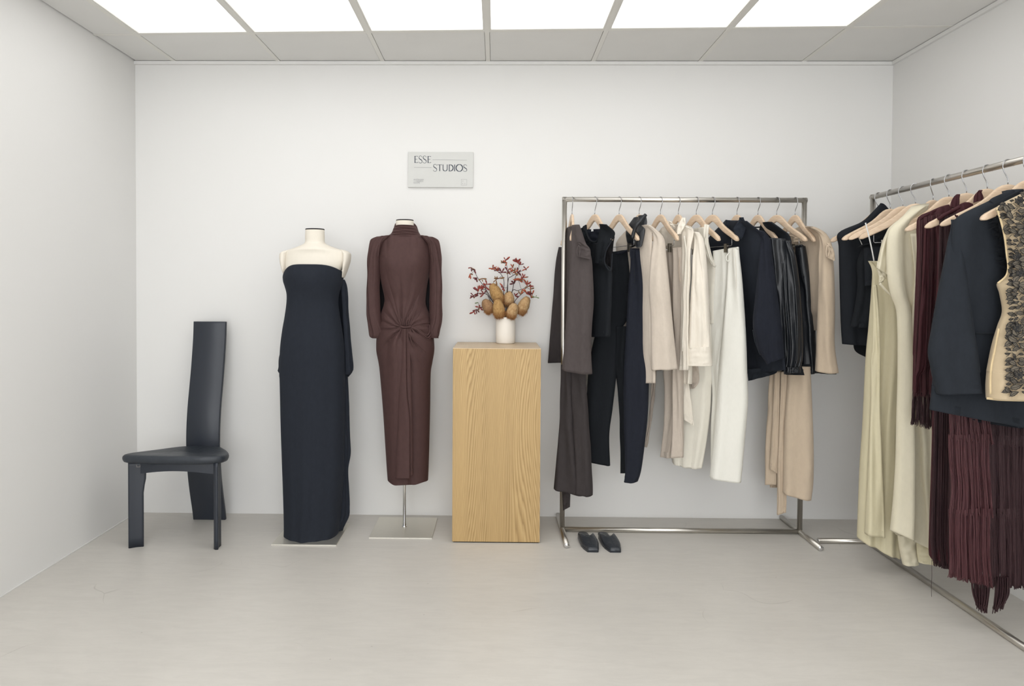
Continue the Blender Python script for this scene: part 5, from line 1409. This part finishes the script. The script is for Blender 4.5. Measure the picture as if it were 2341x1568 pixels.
for ci, (tx, ty, bx_, by_, wd, Y, mi, lab) in enumerate(cones):
    T = at(*zp('f', tx, ty), Y); B = at(*zp('f', bx_, by_), Y+.015)
    t = thing('banksia_flower', lab, 'flower', B, 'dried banksia cones in the vase')
    ax = T-B; L_ = ax.length; d = ax.normalized(); e1 = d.orthogonal().normalized(); e2 = d.cross(e1)
    rr = wd*.1913/FPX*(Y+CAMD)/2
    V, F = [], []
    n, m_ = 36, 30
    for j in range(m_+1):
        tt = j/m_; prof = max(0.0, math.sin(PI*(tt*.9+.06)))**.42*(1.10-.26*tt)
        for i in range(n):
            a = 2*PI*i/n
            nn = noise.noise(Vector((math.cos(a)*4+ci*5, math.sin(a)*4, tt*8)))*.0022+noise.noise(Vector((math.cos(a)*14+ci*5, math.sin(a)*14, tt*30)))*.0014
            V.append(B+d*L_*tt+(e1*math.cos(a)+e2*math.sin(a))*(rr*prof+nn))
    for j in range(m_):
        for i in range(n): F.append((j*n+i, j*n+(i+1) % n, (j+1)*n+(i+1) % n, (j+1)*n+i))
    F.append(tuple(range(n))); F.append(tuple(range(m_*n, (m_+1)*n)))
    mk('cone', V, F, MB[mi], t)
    rnd = random.Random(ci); gg = []
    for i in range(1100):
        a = rnd.random()*2*PI; tt = rnd.random()**1.5*.36
        rad = (e1*math.cos(a)+e2*math.sin(a)); prof = math.sin(PI*(tt*.93+.05))**.5*(1.06-.22*tt)
        p0 = B+d*L_*tt+rad*(rr*prof-.001)
        p1 = p0+(rad*.006-d*.009+Vector((rnd.gauss(0, .0025), rnd.gauss(0, .0025), rnd.gauss(0, .0025))))*rnd.uniform(.5, 1.35)
        gg.append(tube_geo([p0, p1], [.0005, .0003], 3, caps=False))
    v, f = join(gg); mk('fuzz', v, f, M_FUZZ, t, kind='stuff')
    q = B+d*.01
    tube('stem', [q, (q+mouth)/2+Vector((0, 0, .004)), mouth+Vector(((q.x-VX)*.25, 0, -.02)), mouth+Vector((0, 0, -.12))], .0035, M_STEM, t, 6)

M_RED = [plain('paw_red', (138, 54, 46), .7), plain('paw_rust', (168, 84, 58), .7), plain('paw_maroon', (104, 46, 50), .75), plain('paw_brown', (128, 92, 60), .8)]
M_GRN = plain('leaf_green', (110, 130, 84), .7)
stems = [
    ([(720, 780), (660, 670), (560, 500), (480, 390), (440, 310), (400, 270)], [(400, 268, 3, 2), (445, 290, 3, 2), (390, 345, 3, 3), (470, 390, 4, 2), (530, 400, 4, 3)], 'wilted kangaroo paw stem arching to the far upper left'),
    ([(730, 780), (650, 690), (600, 600), (575, 530)], [(575, 500, 7, 0), (540, 530, 6, 0), (500, 510, 4, 0), (590, 470, 4, 1), (555, 580, 4, 1)], 'kangaroo paw stem with the brightest red cluster left of the cones'),
    ([(740, 830), (640, 800), (560, 785), (510, 755), (500, 740)], [(505, 745, 5, 2), (465, 770, 4, 2), (440, 800, 3, 0), (490, 690, 3, 4)], 'kangaroo paw stem reaching out low to the left'),
    ([(730, 800), (640, 650), (590, 590), (520, 578), (450, 585)], [(430, 605, 5, 3), (480, 550, 4, 2), (450, 620, 3, 2)], 'kangaroo paw stem pointing left below the bright cluster'),
    ([(790, 830), (790, 590), (796, 450), (780, 380), (740, 330), (690, 300)], [(690, 290, 5, 1), (660, 280, 4, 2), (720, 310, 5, 1), (740, 400, 5, 3), (700, 415, 5, 3), (770, 330, 4, 2)], 'kangaroo paw stem with clusters just above the tallest cone'),
    ([(810, 830), (838, 550), (840, 420), (835, 300), (824, 205)], [(815, 185, 6, 0), (790, 215, 4, 3), (830, 215, 3, 1), (840, 320, 4, 2), (785, 510, 5, 0)], 'tallest upright kangaroo paw stem at the centre'),
    ([(830, 830), (895, 550), (920, 420), (965, 300), (980, 215)], [(945, 205, 6, 0), (975, 200, 4, 0), (995, 235, 4, 0), (900, 270, 4, 1), (920, 460, 5, 2)], 'kangaroo paw stem rising to the upper right'),
    ([(815, 830), (842, 440), (880, 380), (940, 345), (1010, 310), (1060, 285)], [(1060, 285, 4, 1), (880, 320, 6, 0), (920, 330, 6, 0), (955, 330, 5, 2)], 'kangaroo paw stem branching right across the middle'),
    ([(845, 830), (890, 560), (960, 545), (1040, 515), (1070, 480)], [(1070, 470, 7, 0), (1085, 495, 4, 0), (1110, 530, 3, 3), (1000, 405, 6, 1), (1030, 390, 4, 0), (970, 420, 4, 1)], 'kangaroo paw stem spreading right with rust flowers'),
    ([(850, 830), (920, 680), (980, 610), (1040, 560), (1060, 560)], [(1060, 570, 4, 1), (1110, 600, 5, 0), (1135, 590, 4, 0), (1175, 625, 3, 4), (990, 590, 5, 3), (930, 610, 5, 2)], 'kangaroo paw stem lowest on the right with a green tip')]
bud_geo = []
def bud(P, d, ln, mat, parent, rnd):
    bend = Vector((rnd.gauss(0, .3), rnd.gauss(0, .3), rnd.gauss(0, .3)))
    pts = [P + d*ln*t + bend*ln*.35*t*t for t in (0, .25, .5, .75, 1)]
    o = tube('flower', pts, [ln*.07, ln*.10, ln*.13, ln*.16, ln*.06], mat, parent, 6)
    return o
for si, (path, cl, lab) in enumerate(stems):
    rnd = random.Random(si+40)
    Yo = VY+rnd.uniform(-.05, .04)
    t = thing('kangaroo_paw_stem', lab, 'flower', mouth, 'dried kangaroo paw stems in the vase')
    P = []
    n = len(path)
    for i, (x, y) in enumerate(path):
        P.append(at(*zp('f', x, y), VY+(Yo-VY)*(i/(n-1))))
    P[0] = mouth + (P[0]-mouth)*.3 + Vector((0, 0, -.005))
    P = [mouth+Vector((0, 0, -.14))] + P
    Q = []
    for i in range(len(P)-1):
        for q in range(4): Q.append(Vector(crom(P[max(i-1, 0)], P[i], P[i+1], P[min(i+2, len(P)-1)], q/4)))
    Q.append(P[-1])
    tube('stem', Q, [.0026-.0016*i/(len(Q)-1) for i in range(len(Q))], M_STEM, t, 6)
    for (x, y, k, mi) in cl:
        C_ = at(*zp('f', x, y), Yo+rnd.uniform(-.015, .015))
        near = min(Q, key=lambda q: (q-C_).length)
        if (near-C_).length > .006:
            m0 = (near+C_)/2+Vector((0, 0, -.003))
            tube('twig', [near, m0, C_], .0010, M_STEM, t, 5)
        od = (C_-mouth).normalized()
        for b_ in range(k):
            d = (od*.5+Vector((rnd.gauss(0, .8), rnd.gauss(0, .5), rnd.gauss(0, .7)))).normalized()
            if si == 0: d.z = -abs(d.z)
            mm = M_GRN if mi == 4 else M_RED[mi if rnd.random() < .6 else rnd.randrange(4)]
            bud(C_, d, rnd.uniform(.018, .031)*(0.7 if mi == 4 else 1), mm, t, rnd)
bpy.context.view_layer.update()
